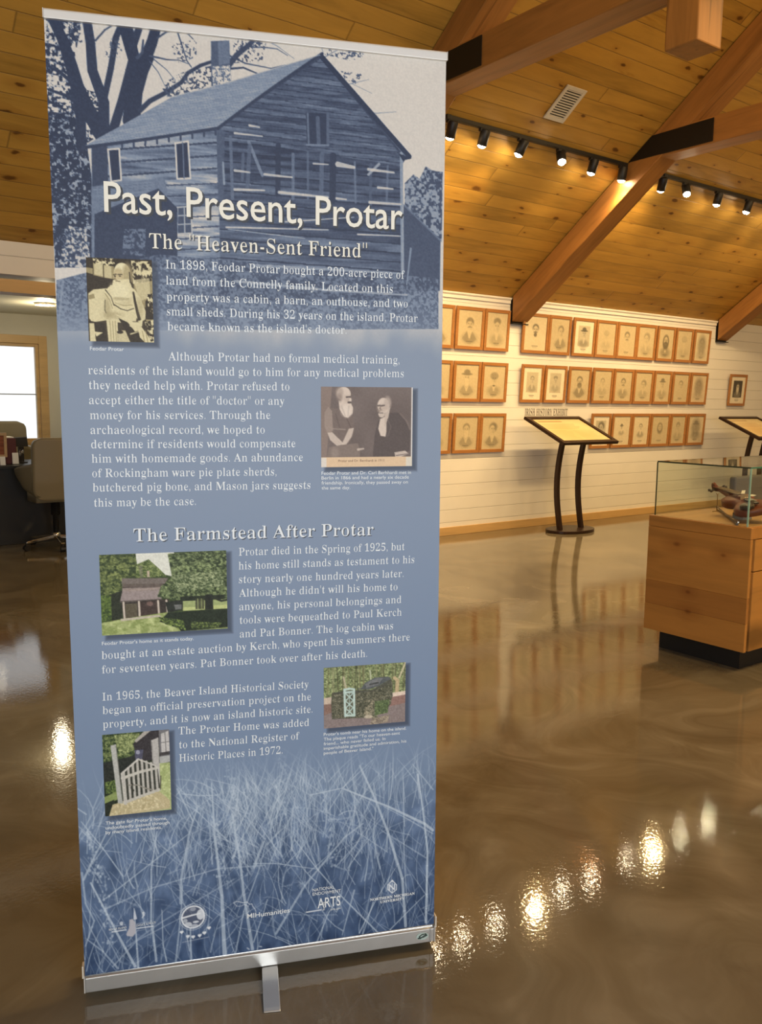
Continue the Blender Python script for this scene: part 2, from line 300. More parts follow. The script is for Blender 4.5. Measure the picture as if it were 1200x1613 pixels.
ART=[('S',0.16,1,3.7,1.4,[(54,204),(75,133),(48,99),(31,28),(4,12)]),('F',0.12,0.85,0.52,9,1,[(-2,-4),(76,-4),(67,28),(57,70),(40,100),(55,139),(91,139),(97,221),(63,244),(-2,229),(-4,92)]),('F',0.1,0.62,0.8,8,1,[(-4,180),(49,184),(72,227),(81,314),(97,329),(83,376),(75,483),(2,487),(-2,336)]),('F',0.12,0.85,0.62,6,1,[(75,133),(104,138),(110,187),(89,213)]),('S',0.13,1,32.7,18.7,[(105,220),(78,173),(59,130),(48,87),(34,40),(14,-1)]),('S',0.13,1,18.7,21.0,[(63,244),(63,191),(57,138)]),('S',0.15,1,8.4,4.7,[(55,126),(28,105),(0,92)]),('S',0.15,1,8.4,4.7,[(58,159),(34,147),(4,139)]),('S',0.14,1,22.4,17.7,[(107,216),(109,154),(89,95),(87,42),(81,-5)]),('S',0.14,1,12.1,12.1,[(110,148),(125,87),(136,29),(150,-3)]),('S',0.13,1,18.7,14.0,[(126,206),(145,147),(161,88),(168,62)]),('S',0.12,1,35.0,28.0,[(162,186),(170,128),(184,85),(196,60)]),('S',0.12,1,23.3,19.6,[(193,64),(207,30),(218,-6)]),('S',0.12,1,23.3,28.0,[(176,86),(165,42),(154,-5)]),('S',0.14,1,14.9,13.1,[(169,42),(180,12),(187,-7)]),('S',0.25,1,6.5,3.7,[(177,62),(187,52),(190,27)]),('S',0.2,1,3.7,2.8,[(97,37),(116,15),(137,0),(150,0)]),('S',0.2,1,4.2,1.9,[(218,20),(237,6),(258,0),(280,6),(290,15)]),('S',0.25,1,3.3,2.3,[(258,2),(268,32),(276,58),(285,70)]),('S',0.25,1,4.2,1.4,[(202,56),(236,60),(261,59),(278,64)]),('S',0.3,1,2.3,0.9,[(202,67),(218,86),(234,118)]),('S',0.3,1,2.3,0.9,[(210,62),(235,80),(252,99)]),('S',0.16,1,10.3,6.5,[(180,164),(200,144),(234,124),(264,102),(278,82),(304,65),(330,54)]),('F',0.25,0.9,0.58,6,1,[(222,110),(269,81),(330,62),(325,101),(286,121),(234,134)]),('F',0.25,0.9,0.7,6,0.9,[(245,26),(297,16),(296,49),(261,65),(249,46)]),('F',0.2,0.9,0.66,6,0.9,[(44,-1),(68,0),(72,44),(46,43)]),('F',0.25,0.9,0.72,6,0.8,[(128,30),(149,28),(147,64),(110,68)]),('S',0.2,1,12.1,8.4,[(361,60),(379,37),(401,18),(422,-3)]),('S',0.25,1,3.7,1.4,[(364,40),(396,52),(450,57),(482,47)]),('S',0.2,1,4.7,2.8,[(363,66),(392,61),(421,70)]),('S',0.3,1,3.3,1.4,[(410,19),(437,16),(464,17),(486,28)]),('F',0.2,0.9,0.66,6,0.9,[(371,4),(442,1),(432,44),(374,54)]),('S',0.4,0.9,1.9,0.9,[(437,1),(464,11),(500,33)]),('S',0.35,0.9,1.9,0.9,[(560,27),(601,1),(648,13)]),('S',0.4,0.9,1.9,0.9,[(546,-27),(564,18)]),('F',0.25,0.9,0.66,6,0.9,[(574,0),(653,0),(648,18),(620,25),(564,18)]),('F',0.25,0.9,0.66,6,0.9,[(601,48),(648,50),(639,71),(615,73)]),('S',0.45,0.9,1.9,0.9,[(620,73),(663,60)]),('S',0.5,0.9,1.4,0.9,[(625,72),(670,88)]),('S',0.45,0.9,1.9,0.9,[(677,129),(725,122)]),('P',0.3,1,[(326,15),(364,10),(366,95),(325,105)]),('P',0.42,1,[(340,16),(364,10),(364,55),(341,61)]),('F',0.4,0.85,0.5,5,1,[(327,65),(364,59),(366,95),(329,104)]),('F',0.22,0.6,0.5,10,1,[(746,272),(766,252),(781,260),(795,232),(810,240),(835,242),(835,396),(747,326)]),('P',0.24,1,[(744,318),(832,391),(832,504),(743,508)]),('S',0.42,0.9,3.7,3.7,[(746,320),(832,392)]),('P',0.2,1,[(557,23),(750,217),(741,231),(741,527),(330,542),(337,180)]),('K',0.1,0.52,11,0.9,[(557,27),(738,213),(738,236),(336,206),(337,184)],0,0.02),('K',0.06,0.52,20,0.95,[(336,206),(738,236),(741,522),(330,538)],0,0.0),('S',0.3,0.9,12.1,12.1,[(345,196),(340,352)]),('S',0.4,0.9,6.5,6.5,[(363,203),(365,328)]),('S',0.5,0.9,6.5,6.5,[(401,209),(429,276)]),('S',0.34,0.9,8.4,8.4,[(403,217),(397,305)]),('S',0.12,0.9,11.2,11.2,[(464,212),(462,313)]),('S',0.42,0.9,6.5,6.5,[(496,228),(495,320)]),('S',0.36,0.9,4.7,4.7,[(528,221),(528,318)]),('S',0.36,0.9,9.3,9.3,[(559,223),(557,320)]),('S',0.12,0.9,14.0,14.0,[(584,225),(582,319)]),('S',0.42,0.9,4.7,4.7,[(632,235),(634,320)]),('S',0.3,0.9,6.5,6.5,[(668,237),(668,322)]),('S',0.66,0.9,5.6,5.6,[(687,235),(663,259)]),('S',0.4,0.9,4.7,4.7,[(707,238),(705,320)]),('S',0.6,0.9,7.5,7.5,[(738,209),(743,466)]),('S',0.6,0.9,4.7,4.7,[(346,256),(348,299)]),('S',0.34,0.9,6.5,6.5,[(389,236),(386,288)]),('S',0.85,0.85,5.6,3.4,[(371,270),(402,272)]),('S',0.85,0.85,5.6,3.4,[(434,274),(493,276)]),('S',0.85,0.85,6.5,3.9,[(465,309),(572,313)]),('S',0.85,0.85,5.6,3.4,[(370,309),(433,307)]),('S',0.85,0.85,11.2,6.7,[(594,242),(630,246)]),('S',0.85,0.85,6.5,3.9,[(663,248),(721,251)]),('S',0.85,0.85,5.6,3.4,[(685,285),(719,286)]),('S',0.85,0.85,4.7,2.8,[(591,314),(613,315)]),('S',0.85,0.85,6.5,3.9,[(666,318),(737,318)]),('S',0.85,0.85,4.7,2.8,[(403,176),(424,178)]),('S',0.85,0.85,4.7,2.8,[(372,194),(430,196)]),('S',0.85,0.85,3.7,2.2,[(540,244),(573,244)]),('S',0.85,0.85,3.7,2.2,[(351,388),(572,382)]),('S',0.85,0.85,3.7,2.2,[(639,388),(737,387)]),('S',0.85,0.85,2.8,1.7,[(478,370),(630,352)]),('P',0.14,1,[(524,140),(573,138),(573,203),(526,207)]),('S',0.4,1,4.2,4.2,[(528,142),(530,205)]),('S',0.35,1,5.6,5.6,[(572,138),(572,203)]),('S',0.32,1,8.4,8.4,[(550,149),(552,201)]),('S',0.5,0.9,3.7,3.7,[(526,206),(573,204)]),('S',0.12,1,11.2,11.2,[(559,23),(756,214)]),('P',0.12,1,[(731,209),(762,218),(741,224)]),('P',0.42,1,[(82,243),(337,184),(336,471),(73,483)]),('K',0.12,0.98,26,0.95,[(84,243),(337,188),(336,313),(229,316),(225,295),(81,322)],0,-0.055),('K',0.18,1.0,22,0.9,[(230,299),(337,283),(336,471),(225,476)],0,-0.02),('P',0.2,1,[(82,243),(113,232),(112,311),(81,322)]),('P',0.12,1,[(114,246),(136,243),(138,305),(118,309)]),('S',0.85,1,3.3,3.3,[(114,246),(136,243),(138,305),(118,309),(114,246)]),('P',0.12,1,[(249,224),(275,218),(278,292),(251,295)]),('S',0.85,1,3.3,3.3,[(249,224),(275,218),(278,292),(251,295),(249,224)]),('S',0.4,1,2.3,2.3,[(264,221),(265,293)]),('P',0.25,1,[(250,353),(277,349),(279,404),(248,407)]),('S',0.75,1,2.8,2.8,[(250,353),(277,349),(279,404),(248,407),(250,353)]),('S',0.7,1,2.3,2.3,[(264,352),(264,404)]),('S',0.7,1,2.3,2.3,[(249,370),(278,367)]),('S',0.7,1,2.3,2.3,[(249,388),(278,385)]),('P',0.45,1,[(79,322),(221,295),(229,320),(228,346),(212,317),(96,372),(77,377)]),('K',0.36,0.55,6,0.8,[(81,324),(212,300),(194,323),(100,367)],0,-0.06),('P',0.17,1,[(83,376),(212,317),(250,355),(247,475),(79,483)]),('S',0.5,0.9,2.8,2.8,[(79,398),(78,449)]),('F',0.2,0.5,0.55,8,0.8,[(141,403),(184,400),(182,456),(135,454)]),('F',0.2,0.85,0.6,9,0.9,[(28,401),(65,407),(73,483),(8,486)]),('S',0.3,1,10.3,10.3,[(339,188),(340,339)]),('P',0.56,1,[(65,245),(88,230),(139,199),(182,172),(242,134),(360,94),(557,19),(481,73),(418,122),(337,186),(198,217)]),('K',0.46,0.64,5,0.9,[(65,245),(88,230),(139,199),(182,172),(242,134),(360,94),(557,19),(481,73),(418,122),(337,186),(198,217)],0,-0.16),('S',0.16,1,6.5,6.5,[(65,246),(197,219),(337,187)]),('S',0.16,1,6.5,6.5,[(337,187),(418,123),(481,75),(560,17)]),('S',0.7,0.8,1.9,1.9,[(242,133),(360,93),(555,20)]),('S',0.2,1,4.2,4.2,[(142,234),(142,242)]),('S',0.2,1,4.2,4.2,[(165,229),(165,237)]),('S',0.2,1,4.2,4.2,[(189,223),(188,232)]),('S',0.2,1,4.2,4.2,[(212,218),(212,227)]),('S',0.2,1,4.2,4.2,[(236,213),(236,221)]),('S',0.2,1,4.2,4.2,[(260,208),(260,216)]),('S',0.2,1,4.2,4.2,[(284,202),(284,211)]),('S',0.2,1,4.2,4.2,[(308,197),(308,205)]),('S',0.2,1,4.2,4.2,[(332,191),(332,200)]),('F',0.24,0.46,0.5,7,0.85,[(208,451),(828,476),(830,590),(-1,615),(3,512)]),('S',0.8,0.7,2.3,1.9,[(355,392),(520,403)]),('S',0.75,0.7,5.6,4.2,[(367,500),(577,512),(753,516)]),('S',0.7,0.7,5.6,4.2,[(408,465),(738,469)]),('S',0.6,0.8,4.7,2.8,[(762,413),(753,493)]),('S',0.6,0.7,5.6,2.8,[(16,512),(2,615)]),('S',0.8,0.8,5.3,3.0,[(7,1834),(27,1792),(59,1730)]),('S',0.8,0.8,6.0,3.8,[(112,2064),(70,1964),(22,1844)]),('S',0.8,0.8,3.0,1.9,[(92,1837),(50,1762),(7,1695)]),('S',0.8,0.8,4.5,2.6,[(119,2068),(116,1971),(114,1920)]),('S',0.8,0.8,5.3,3.0,[(160,2059),(151,1955),(155,1829),(170,1739)]),('S',0.8,0.7,3.4,1.9,[(53,1886),(142,1823),(242,1752)]),('S',0.8,0.7,4.5,3.0,[(4,1817),(9,1892),(26,1937),(5,1996)]),('S',0.8,0.55,3.8,3.0,[(53,1911),(155,1875),(221,1863),(303,1848),(414,1854)]),('S',0.8,0.5,4.5,3.0,[(98,2011),(168,1966),(246,1926),(342,1879)]),('S',0.8,0.85,6.8,3.4,[(219,1922),(221,1863),(243,1748),(263,1687)]),('S',0.8,0.8,4.5,2.3,[(204,2066),(219,1944),(224,1880)]),('S',0.8,0.9,9.8,3.0,[(317,2067),(313,1914),(300,1771),(295,1636)]),('S',0.8,0.8,7.5,4.5,[(383,2064),(365,1921),(355,1820),(341,1717)]),('S',0.8,0.8,3.8,2.3,[(343,2067),(364,1964),(402,1861),(419,1798)]),('S',0.8,0.8,3.4,3.4,[(239,2068),(239,1990)]),('S',0.8,0.8,3.4,1.5,[(183,2063),(176,2019),(176,1933)]),('S',0.8,0.6,3.8,1.9,[(63,2056),(117,2001),(222,1957)]),('S',0.8,0.6,4.5,2.6,[(74,2063),(42,2015),(9,1980)]),('S',0.8,0.7,2.6,1.5,[(6,1716),(54,1770),(90,1779)]),('S',0.8,0.7,2.3,1.1,[(96,1838),(124,1783),(140,1752)]),('S',0.8,0.7,3.0,1.5,[(229,1654),(268,1663),(314,1666)]),('S',0.8,0.7,2.3,1.1,[(214,1657),(238,1631),(258,1596)]),('S',0.8,0.7,4.5,1.9,[(218,1641),(251,1723),(244,1706)]),('S',0.8,0.7,2.3,1.1,[(284,1623),(346,1646),(420,1726)]),('S',0.8,0.6,2.3,1.1,[(13,1977),(20,1894),(26,1837)]),('S',0.8,0.85,6.8,4.5,[(389,1855),(414,1794)]),('S',0.8,0.8,6.0,3.8,[(440,2033),(511,1919),(608,1808),(654,1778)]),('S',0.8,0.9,3.8,2.3,[(694,2071),(595,1953),(540,1879),(487,1798)]),('S',0.8,0.8,3.0,1.9,[(389,1846),(442,1853),(545,1882)]),('S',0.8,0.85,7.5,4.5,[(765,2064),(755,1934),(719,1813),(684,1716),(646,1629)]),('S',0.8,0.85,6.8,3.8,[(833,1817),(811,1797),(719,1742),(608,1684)]),('S',0.8,0.85,6.0,3.8,[(818,2062),(820,1870),(806,1756),(792,1666)]),('S',0.8,0.8,4.5,2.3,[(633,1949),(603,2062)]),('S',0.8,0.8,3.4,1.9,[(681,1987),(655,2070)]),('S',0.8,0.8,3.0,1.5,[(646,2064),(689,1980),(737,1905)]),('S',0.8,0.7,3.8,1.9,[(540,2070),(569,1998),(595,1966)]),('S',0.8,0.7,3.4,2.3,[(832,1710),(778,1638)]),('S',0.8,0.7,3.0,1.9,[(833,1826),(758,1773),(706,1740)]),('S',0.8,0.6,3.8,2.3,[(816,1888),(745,1834),(702,1802)]),('S',0.8,0.7,3.4,1.5,[(587,1881),(637,1830),(680,1764)]),('S',0.8,0.7,4.5,2.3,[(698,1900),(680,1817),(688,1721),(680,1676)]),('S',0.8,0.8,2.6,1.5,[(715,1857),(718,1737),(722,1628)]),('S',0.8,0.7,2.6,1.5,[(608,1888),(614,1800),(633,1754),(633,1654)]),('S',0.8,0.7,3.0,1.5,[(525,1690),(604,1681),(680,1615)]),('S',0.8,0.7,2.6,1.5,[(570,1734),(608,1677),(654,1622)]),('S',0.8,0.8,3.0,1.9,[(725,2067),(769,2027),(813,1988)]),('S',0.8,0.7,3.0,1.9,[(386,2047),(412,1971),(420,1942)]),('S',0.8,0.6,3.0,1.5,[(444,2042),(485,2067)]),('S',0.8,0.6,2.6,1.5,[(758,1844),(793,1768),(832,1736)]),('S',0.8,0.7,2.3,1.1,[(768,2000),(758,1862),(757,1684)])]
PORT=[(0,0,5.399,5.803,1.926,2.355),(0,1,5.822,6.209,1.926,2.355),(0,2,6.218,6.578,1.926,2.355),(0,3,6.776,7.182,1.926,2.355),(0,4,7.187,7.546,1.926,2.355),(0,5,7.583,7.966,1.926,2.355),(0,6,7.977,8.358,1.926,2.355),(0,7,8.366,8.735,1.926,2.355),(0,8,8.737,9.108,1.926,2.355),(0,9,9.135,9.496,1.926,2.355),(0,10,9.516,9.88,1.926,2.355),(0,11,9.907,10.265,1.926,2.355),(1,0,5.387,5.785,1.39,1.805),(1,1,5.802,6.179,1.39,1.805),(1,2,6.19,6.566,1.39,1.805),(1,3,6.779,7.127,1.39,1.805),(1,4,7.146,7.503,1.39,1.805),(1,5,7.54,7.922,1.39,1.805),(1,6,7.953,8.319,1.39,1.805),(1,7,8.335,8.702,1.39,1.805),(1,8,8.718,9.094,1.39,1.805),(1,9,9.113,9.468,1.39,1.805),(1,10,9.496,9.86,1.39,1.805),(1,11,9.881,10.257,1.39,1.805),(2,0,5.39,5.791,0.857,1.272),(2,1,5.813,6.183,0.857,1.272),(2,2,6.188,6.556,0.857,1.272),(2,3,7.957,8.314,0.857,1.272),(2,4,8.337,8.71,0.857,1.272),(2,5,8.716,9.074,0.857,1.272),(2,6,9.087,9.48,0.857,1.272),(2,7,9.494,9.835,0.857,1.272),(2,8,9.863,10.247,0.857,1.272),(3,0,10.778,11.19,1.38,1.809)]
N_TOP=128
# ------------------------------------------------------------ the setting
YW=6.704;SL=.735;Z0=2.497;YR=.85;YB=-3.2
XL,XR=-7.0,14.0
ZR=Z0+SL*(YW-YR)
ZBW=ZR-SL*(YR-YB)
def cz(y): return Z0+SL*(YW-y)
struct(MB().box(((XL+XR)/2,2.55,-.05),(XR-XL,15.2,.1)).build('floor',M_FLOOR))
# portrait wall with the alcove opening at its left, wall plates up to the roof
OX0,OX1=-3.0,3.2
struct(MB().box(((OX1+XR)/2,YW+.075,Z0/2),(XR-OX1,.15,Z0)).box((( XL+OX0)/2,YW+.075,Z0/2),(OX0-XL,.15,Z0)).box(((OX0+OX1)/2,YW+.075,2.38),(OX1-OX0,.15,.234)).build('wall_back',M_WALL))
struct(MB().box(((OX0+OX1)/2,YW+.06,2.18),(OX1-OX0,.19,.093)).build('trim_1',M_PINE))
struct(MB().box((.1,YW-.012,2.556),(6.2,.024,.066)).build('trim_2',M_PINE))
mb=MB()
for a,b in ((4.235,6.61),(6.875,10.43)):
    mb.prism([(YW-.016,2.432),(YW-.002,2.432),(YW-.002,2.49),(YW-.030,2.49),(YW-.030,2.476),(YW-.016,2.462)],a,b,(1,2,0))
struct(mb.build('trim_3',M_TRIMW))
struct(MB().box(((OX1+XR)/2,YW-.011,.043),(XR-OX1,.022,.086)).build('baseboard_back',M_PINE,bevel=.003))
# sloped ceilings, local x along the planks, local y down the slope
def ceil(name,yr,ye,sgn):
    L=math.hypot(YW-YR,ZR-Z0)+.15
    o=MB().box((0,L/2,.05),(XR-XL,L,.1)).build(name,M_CEIL)
    ang=math.atan(SL)
    o.matrix_world=Matrix.Translation(((XL+XR)/2,YR,ZR+.003))@Matrix.Rotation(0 if sgn>0 else math.pi,4,'Z')@Matrix.Rotation(-ang,4,'X')
    return struct(o)
ceil('ceiling',YR,YW,1);ceil('ceiling',YR,YB,-1)
# gable end walls
for nm,x0,x1 in (('wall_left',XL-.1,XL),('wall_right',XR,XR+.1)):
    struct(MB().prism([(YB,0),(YW,0),(YW,Z0),(YR,ZR),(YB,ZBW)],x0,x1,(1,2,0)).build(nm,M_WALL))
# wall behind the camera with two windows
mb=MB()
for a,b in ((XL,-3.4),(-1.0,-.8),(1.6,XR)): mb.box(((a+b)/2,YB-.07,ZBW/2),(b-a,.14,ZBW))
for a,b in ((-3.4,-1.0),(-.8,1.6)):
    mb.box(((a+b)/2,YB-.07,.4),(b-a,.14,.8));mb.box(((a+b)/2,YB-.07,(2.4+ZBW)/2),(b-a,.14,ZBW-2.4))
struct(mb.build('wall_front',M_WALL))
# alcove
ZA=2.29;YA=10.0
struct(MB().box((.1,(YW+YA)/2+.12,ZA+.04),(6.6,YA-YW,.08)).build('ceiling',plain('alcove_ceiling_paint',(.66,.62,.48),.5,var=.03,scale=2)))
struct(MB().box((OX1+.06,(YW+YA)/2+.08,ZA/2),(.12,YA-YW-.17,ZA)).build('wall_right',M_WALLP))
struct(MB().box((OX0-.06,(YW+YA)/2+.08,ZA/2),(.12,YA-YW-.17,ZA)).build('wall_left',M_WALLP))
WX0,WX1,WZ0,WZ1=.7,2.616,.90,1.976
mb=MB();mb.box(((OX0+WX0)/2,YA+.07,ZA/2),(WX0-OX0,.14,ZA)).box(((OX1+WX1)/2,YA+.07,ZA/2),(OX1-WX1,.14,ZA))
mb.box(((WX0+WX1)/2,YA+.07,WZ0/2),(WX1-WX0,.14,WZ0)).box(((WX0+WX1)/2,YA+.07,(WZ1+ZA)/2),(WX1-WX0,.14,ZA-WZ1))
struct(mb.build('wall_back',M_WALLP))
wo=bpy.data.objects.new('window_1',None);link(wo);wo.location=((WX0+WX1)/2,YA,WZ0);struct(wo)
hw=(WX1-WX0)/2;hh=WZ1-WZ0
mb=MB();t=.088
mb.box((hw+t/2,-.012,hh/2),(t,.024,hh+2*t)).box((-hw-t/2,-.012,hh/2),(t,.024,hh+2*t)).box((0,-.012,hh+t/2),(2*hw,.024,t)).box((0,-.012,-t/2),(2*hw,.024,t))
mb.build('casing',M_PINE,wo,bevel=.003)
mb=MB();t=.035
mb.box((hw-t/2,.03,hh/2),(t,.06,hh)).box((-hw+t/2,.03,hh/2),(t,.06,hh)).box((0,.03,hh-t/2),(2*hw-2*t,.06,t)).box((0,.03,t/2),(2*hw-2*t,.06,t))
mb.build('sash',M_PINE,wo,bevel=.004)
MB().box((0,.035,.522),(2*hw-.07,.02,.012)).build('mid_rail',plain('grey_rail',(.42,.42,.40),.4),wo)
MB().box((0,.048,hh/2),(2*hw-.07,.006,hh-.07)).build('pane',glass('window_glass'),wo)
# outside
g=tag(MB().box((1,16,-.06),(16,11.6,.1)).build('ground_outside',plain('pale_ground',(.6,.6,.55),.8,var=.1,scale=1)),kind='structure')
og=thing('outdoor_shed','teal shed outside, seen through the alcove window','shed',(2.0,13.5,0))
MB().box((0,0,.85),(.62,.9,1.7)).build('wall',plain('teal_paint',(.05,.30,.32),.6,var=.1,scale=3),og,bevel=.01)
MB().prism([(-.36,1.7),(.36,1.7),(0,1.92)],-.5,.5,(0,2,1)).build('roof',plain('pale_roof',(.6,.62,.6),.6),og)
# recessed lamps in the alcove ceiling
LENS_A=emis('alcove_lens',(1,.86,.6),40)
def can(x,y,label):
    o=thing('surface_downlight',label,'ceiling light',(x,y,ZA),0,None)
    MB().lathe([(.085,-.001),(.095,-.001),(.097,-.018),(.094,-.021),(.088,-.021),(.086,-.008)],32).build('trim_ring',M_TRIMW,o)
    MB().lathe([(.085,-.003),(.085,-.007),(.05,-.013),(.004,-.014)],32).build('lens',LENS_A,o)
can(2.36,8.72,'round white downlight on the alcove ceiling, left of the banner')
l=bpy.data.lights.new('alcove_lamp','POINT');l.energy=9;l.color=(1,.84,.56);l.shadow_soft_size=.05
lo=bpy.data.objects.new('alcove_lamp',l);link(lo);lo.location=(2.36,8.72,ZA-.16)
# ------------------------------------------------------------ roof trusses
ANG=math.atan(SL)
def truss(x0,label,full=True):
    o=thing('roof_truss',label,'roof beam',(x0,YW,0),0,'timber trusses under the pine ceiling')
    W=.23;Y=lambda y:y-YW
    # rafter: local x runs up the slope
    def rafter(yend):
        L=(YW-.014-yend)/math.cos(ANG)
        h=.27*math.cos(ANG);sh=.27*math.sin(ANG)
        b=MB().prism([(0,-.004),(L,-.004),(L,-h),(-sh,-h)],0,W,(0,2,1))
        r=b.build('rafter',M_BEAM,o,bevel=.006)
        # frame: x up-slope (-Y,+Z), z normal up, y along +X
        ex=Vector((0,-math.cos(ANG),math.sin(ANG)));ez=Vector((0,math.sin(ANG),math.cos(ANG)));ey=ez.cross(ex)
        m=Matrix.Identity(4)
        for i in range(3):m[i][0]=ex[i];m[i][1]=ey[i];m[i][2]=ez[i]
        m.translation=Vector((0 if ey.x>0 else W,-.03,Z0-.006+SL*.03))
        r.matrix_local=m
        return r
    rafter(YR+.01)
    # steel shoe at the wall
    MB().box((W/2,-.008,2.36),(W+.006,.012,.26)).box((W/2,-.026,2.226),(W+.006,.048,.010)).build('steel_shoe',M_STEEL,o)
    if full:
        yj=4.985;ye=2*YR-yj
        MB().prism([(Y(5.06),3.552),(Y(ye),3.552),(Y(ye),3.768),(Y(4.80),3.768)],.004,W-.004,(1,2,0)).build('tie_beam',TIE,o,bevel=.006)
        for sx in (-.006,W-.0):
            MB().prism([(Y(5.235),3.572),(Y(4.99),3.748),(Y(4.383),3.752),(Y(4.383),3.566)],sx,sx+.008,(1,2,0)).build('gusset_plate',M_STEEL,o)
        # vertical post hanging past the tie beam, up to the rafter
        MB().box((W/2,Y(2.875),(3.22+cz(2.875)-.30)/2),(W-.02,.20,cz(2.875)-.30-3.22)).build('hanging_post',TIEV,o,bevel=.008)
    return o
def rot_timber(name,c,axis):
    # same timber, grain running along another axis
    m=timber(name,c,.4,False,.5,True)
    t=m.node_tree;tc=[n for n in t.nodes if n.type=='TEX_COORD'][0]
    sp=[n for n in t.nodes if n.type=='SEPXYZ'][0]
    mp=t.nodes.new('ShaderNodeMapping');mp.vector_type='POINT';mp.inputs['Rotation'].default_value=(0,rad(90),0) if axis=='z' else (0,0,rad(90))
    t.links.new(tc.outputs['Object'],mp.inputs[0]);t.links.new(mp.outputs[0],sp.inputs[0]);return m
TIE=rot_timber('fir_tie',(.34,.15,.036),'y');TIEV=rot_timber('fir_post',(.34,.15,.036),'z')
truss(4.0,'heavy timber truss whose black plate shows right beside the banner top')
truss(6.62,'timber truss whose rafter foot lands between the two portrait groups')
truss(10.44,'timber truss whose rafter foot lands right of the last portrait column',True)
# ceiling vent
def on_slope(x,y,dz=0): return Matrix.Translation((x,y,cz(y)))@Matrix.Rotation(-ANG,4,'X')@Matrix.Translation((0,0,dz))
v=thing('air_vent','white louvred air vent set in the sloped pine ceiling','vent')
v.matrix_world=on_slope(5.445,4.966,-.004)
mb=MB()
for x,y,a,b in ((-.10,0,.03,.31),(.10,0,.03,.31),(0,-.14,.17,.03),(0,.14,.17,.03)): mb.box((x,y,-.006),(a,b,.012))
M_VENT=plain('vent_white',(.62,.58,.50),.5)
mb.build('frame',M_VENT,v,bevel=.002)
MB().box((0,0,.0),(.17,.25,.003)).build('backing',M_BLACK,v)
for k in range(12):
    MB().box((0,-.118+k*.0215,-.006),(.172,.009,.006),).build('slat',M_VENT,v)
# ------------------------------------------------------------ track lights
YT=5.25;ZT=cz(YT)
HEADS=[4.503,4.842,5.269,5.736,6.156,6.560,7.155,7.531,8.083,8.635,9.15,9.7]
AIM=[(.05,.40,-1),(-.05,.35,-1),(-.30,.38,-1),(-.42,-.55,-1),(-.12,.25,-1),(-.05,.12,-1),(.2,.40,-1),(-.45,-.5,-1),(-.1,.2,-1),(-.2,.2,-1),(.1,.3,-1),(.1,.3,-1)]
PWR=[150,150,150,80,140,100,150,80,140,140,120,120]
def head_proto(parent,x,aim,p):
    MB().box((x,0,-.040),(.10,.034,.030)).build('adapter',M_TRACK,parent,bevel=.004)
    q=Vector(aim).to_track_quat('-Z','Y').to_matrix().to_4x4()
    m=Matrix.Translation((x,0,-.085))@q
    h=MB().lathe([(.012,.05),(.036,.048),(.040,.040),(.040,-.075),(.037,-.077),(.034,-.074)],24).build('spot_head',M_TRACK,parent);h.matrix_local=m
    ln=MB().lathe([(.033,-.070),(.033,-.076),(.026,-.086),(.014,-.092),(.003,-.094)],24).build('lens',M_LENSF if aim[1]<0 else M_LENS,h)
    l=bpy.data.lights.new('track_spot','SPOT');l.energy=p;l.color=WARM;l.spot_size=rad(125);l.spot_blend=.8;l.shadow_soft_size=.035
    o=bpy.data.objects.new('track_spot',l);link(o)
    o.matrix_world=Matrix.Translation((x,YT,ZT-.085))@q@Matrix.Translation((0,0,-.085))
def track(x0,x1,hs,label):
    o=thing('track_light',label,'track light',(0,YT,ZT),0,'black track lights on the sloped ceiling')
    r=MB().box(((x0+x1)/2,0,-.018),(x1-x0,.036,.034)).build('rail',M_TRACK,o,bevel=.004)
    MB().box((x0+.02,0,-.019),(.045,.042,.040)).build('end_cap',M_TRACK,o,bevel=.006)
    for i in hs: head_proto(o,HEADS[i],AIM[i],PWR[i])
track(4.44,6.61,range(0,6),'black track light running from the banner to the middle rafter')
track(7.16,10.2,range(6,12),'black track light beyond the middle rafter, at right')
# ------------------------------------------------------------ printed pictures: numpy painter writing ink colours onto a fine mesh
def vnoise(ny,nx,sy,sx,seed,octv=4):
    r=np.random.RandomState(seed);out=np.zeros((ny,nx));amp=1;tot=0
    for k in range(octv):
        gy=max(1,int(ny/sy))+2;gx=max(1,int(nx/sx))+2
        g=r.rand(gy+1,gx+1)
        y=np.linspace(0,gy-1.001,ny);x=np.linspace(0,gx-1.001,nx)
        yi=y.astype(int);xi=x.astype(int);fy=(y-yi)[:,None];fx=(x-xi)[None,:]
        fy=fy*fy*(3-2*fy);fx=fx*fx*(3-2*fx)
        v=g[yi][:,xi]*(1-fy)*(1-fx)+g[yi+1][:,xi]*fy*(1-fx)+g[yi][:,xi+1]*(1-fy)*fx+g[yi+1][:,xi+1]*fy*fx
        out+=amp*v;tot+=amp;amp*=.55;sy=max(1,sy/2);sx=max(1,sx/2)
    return out/tot
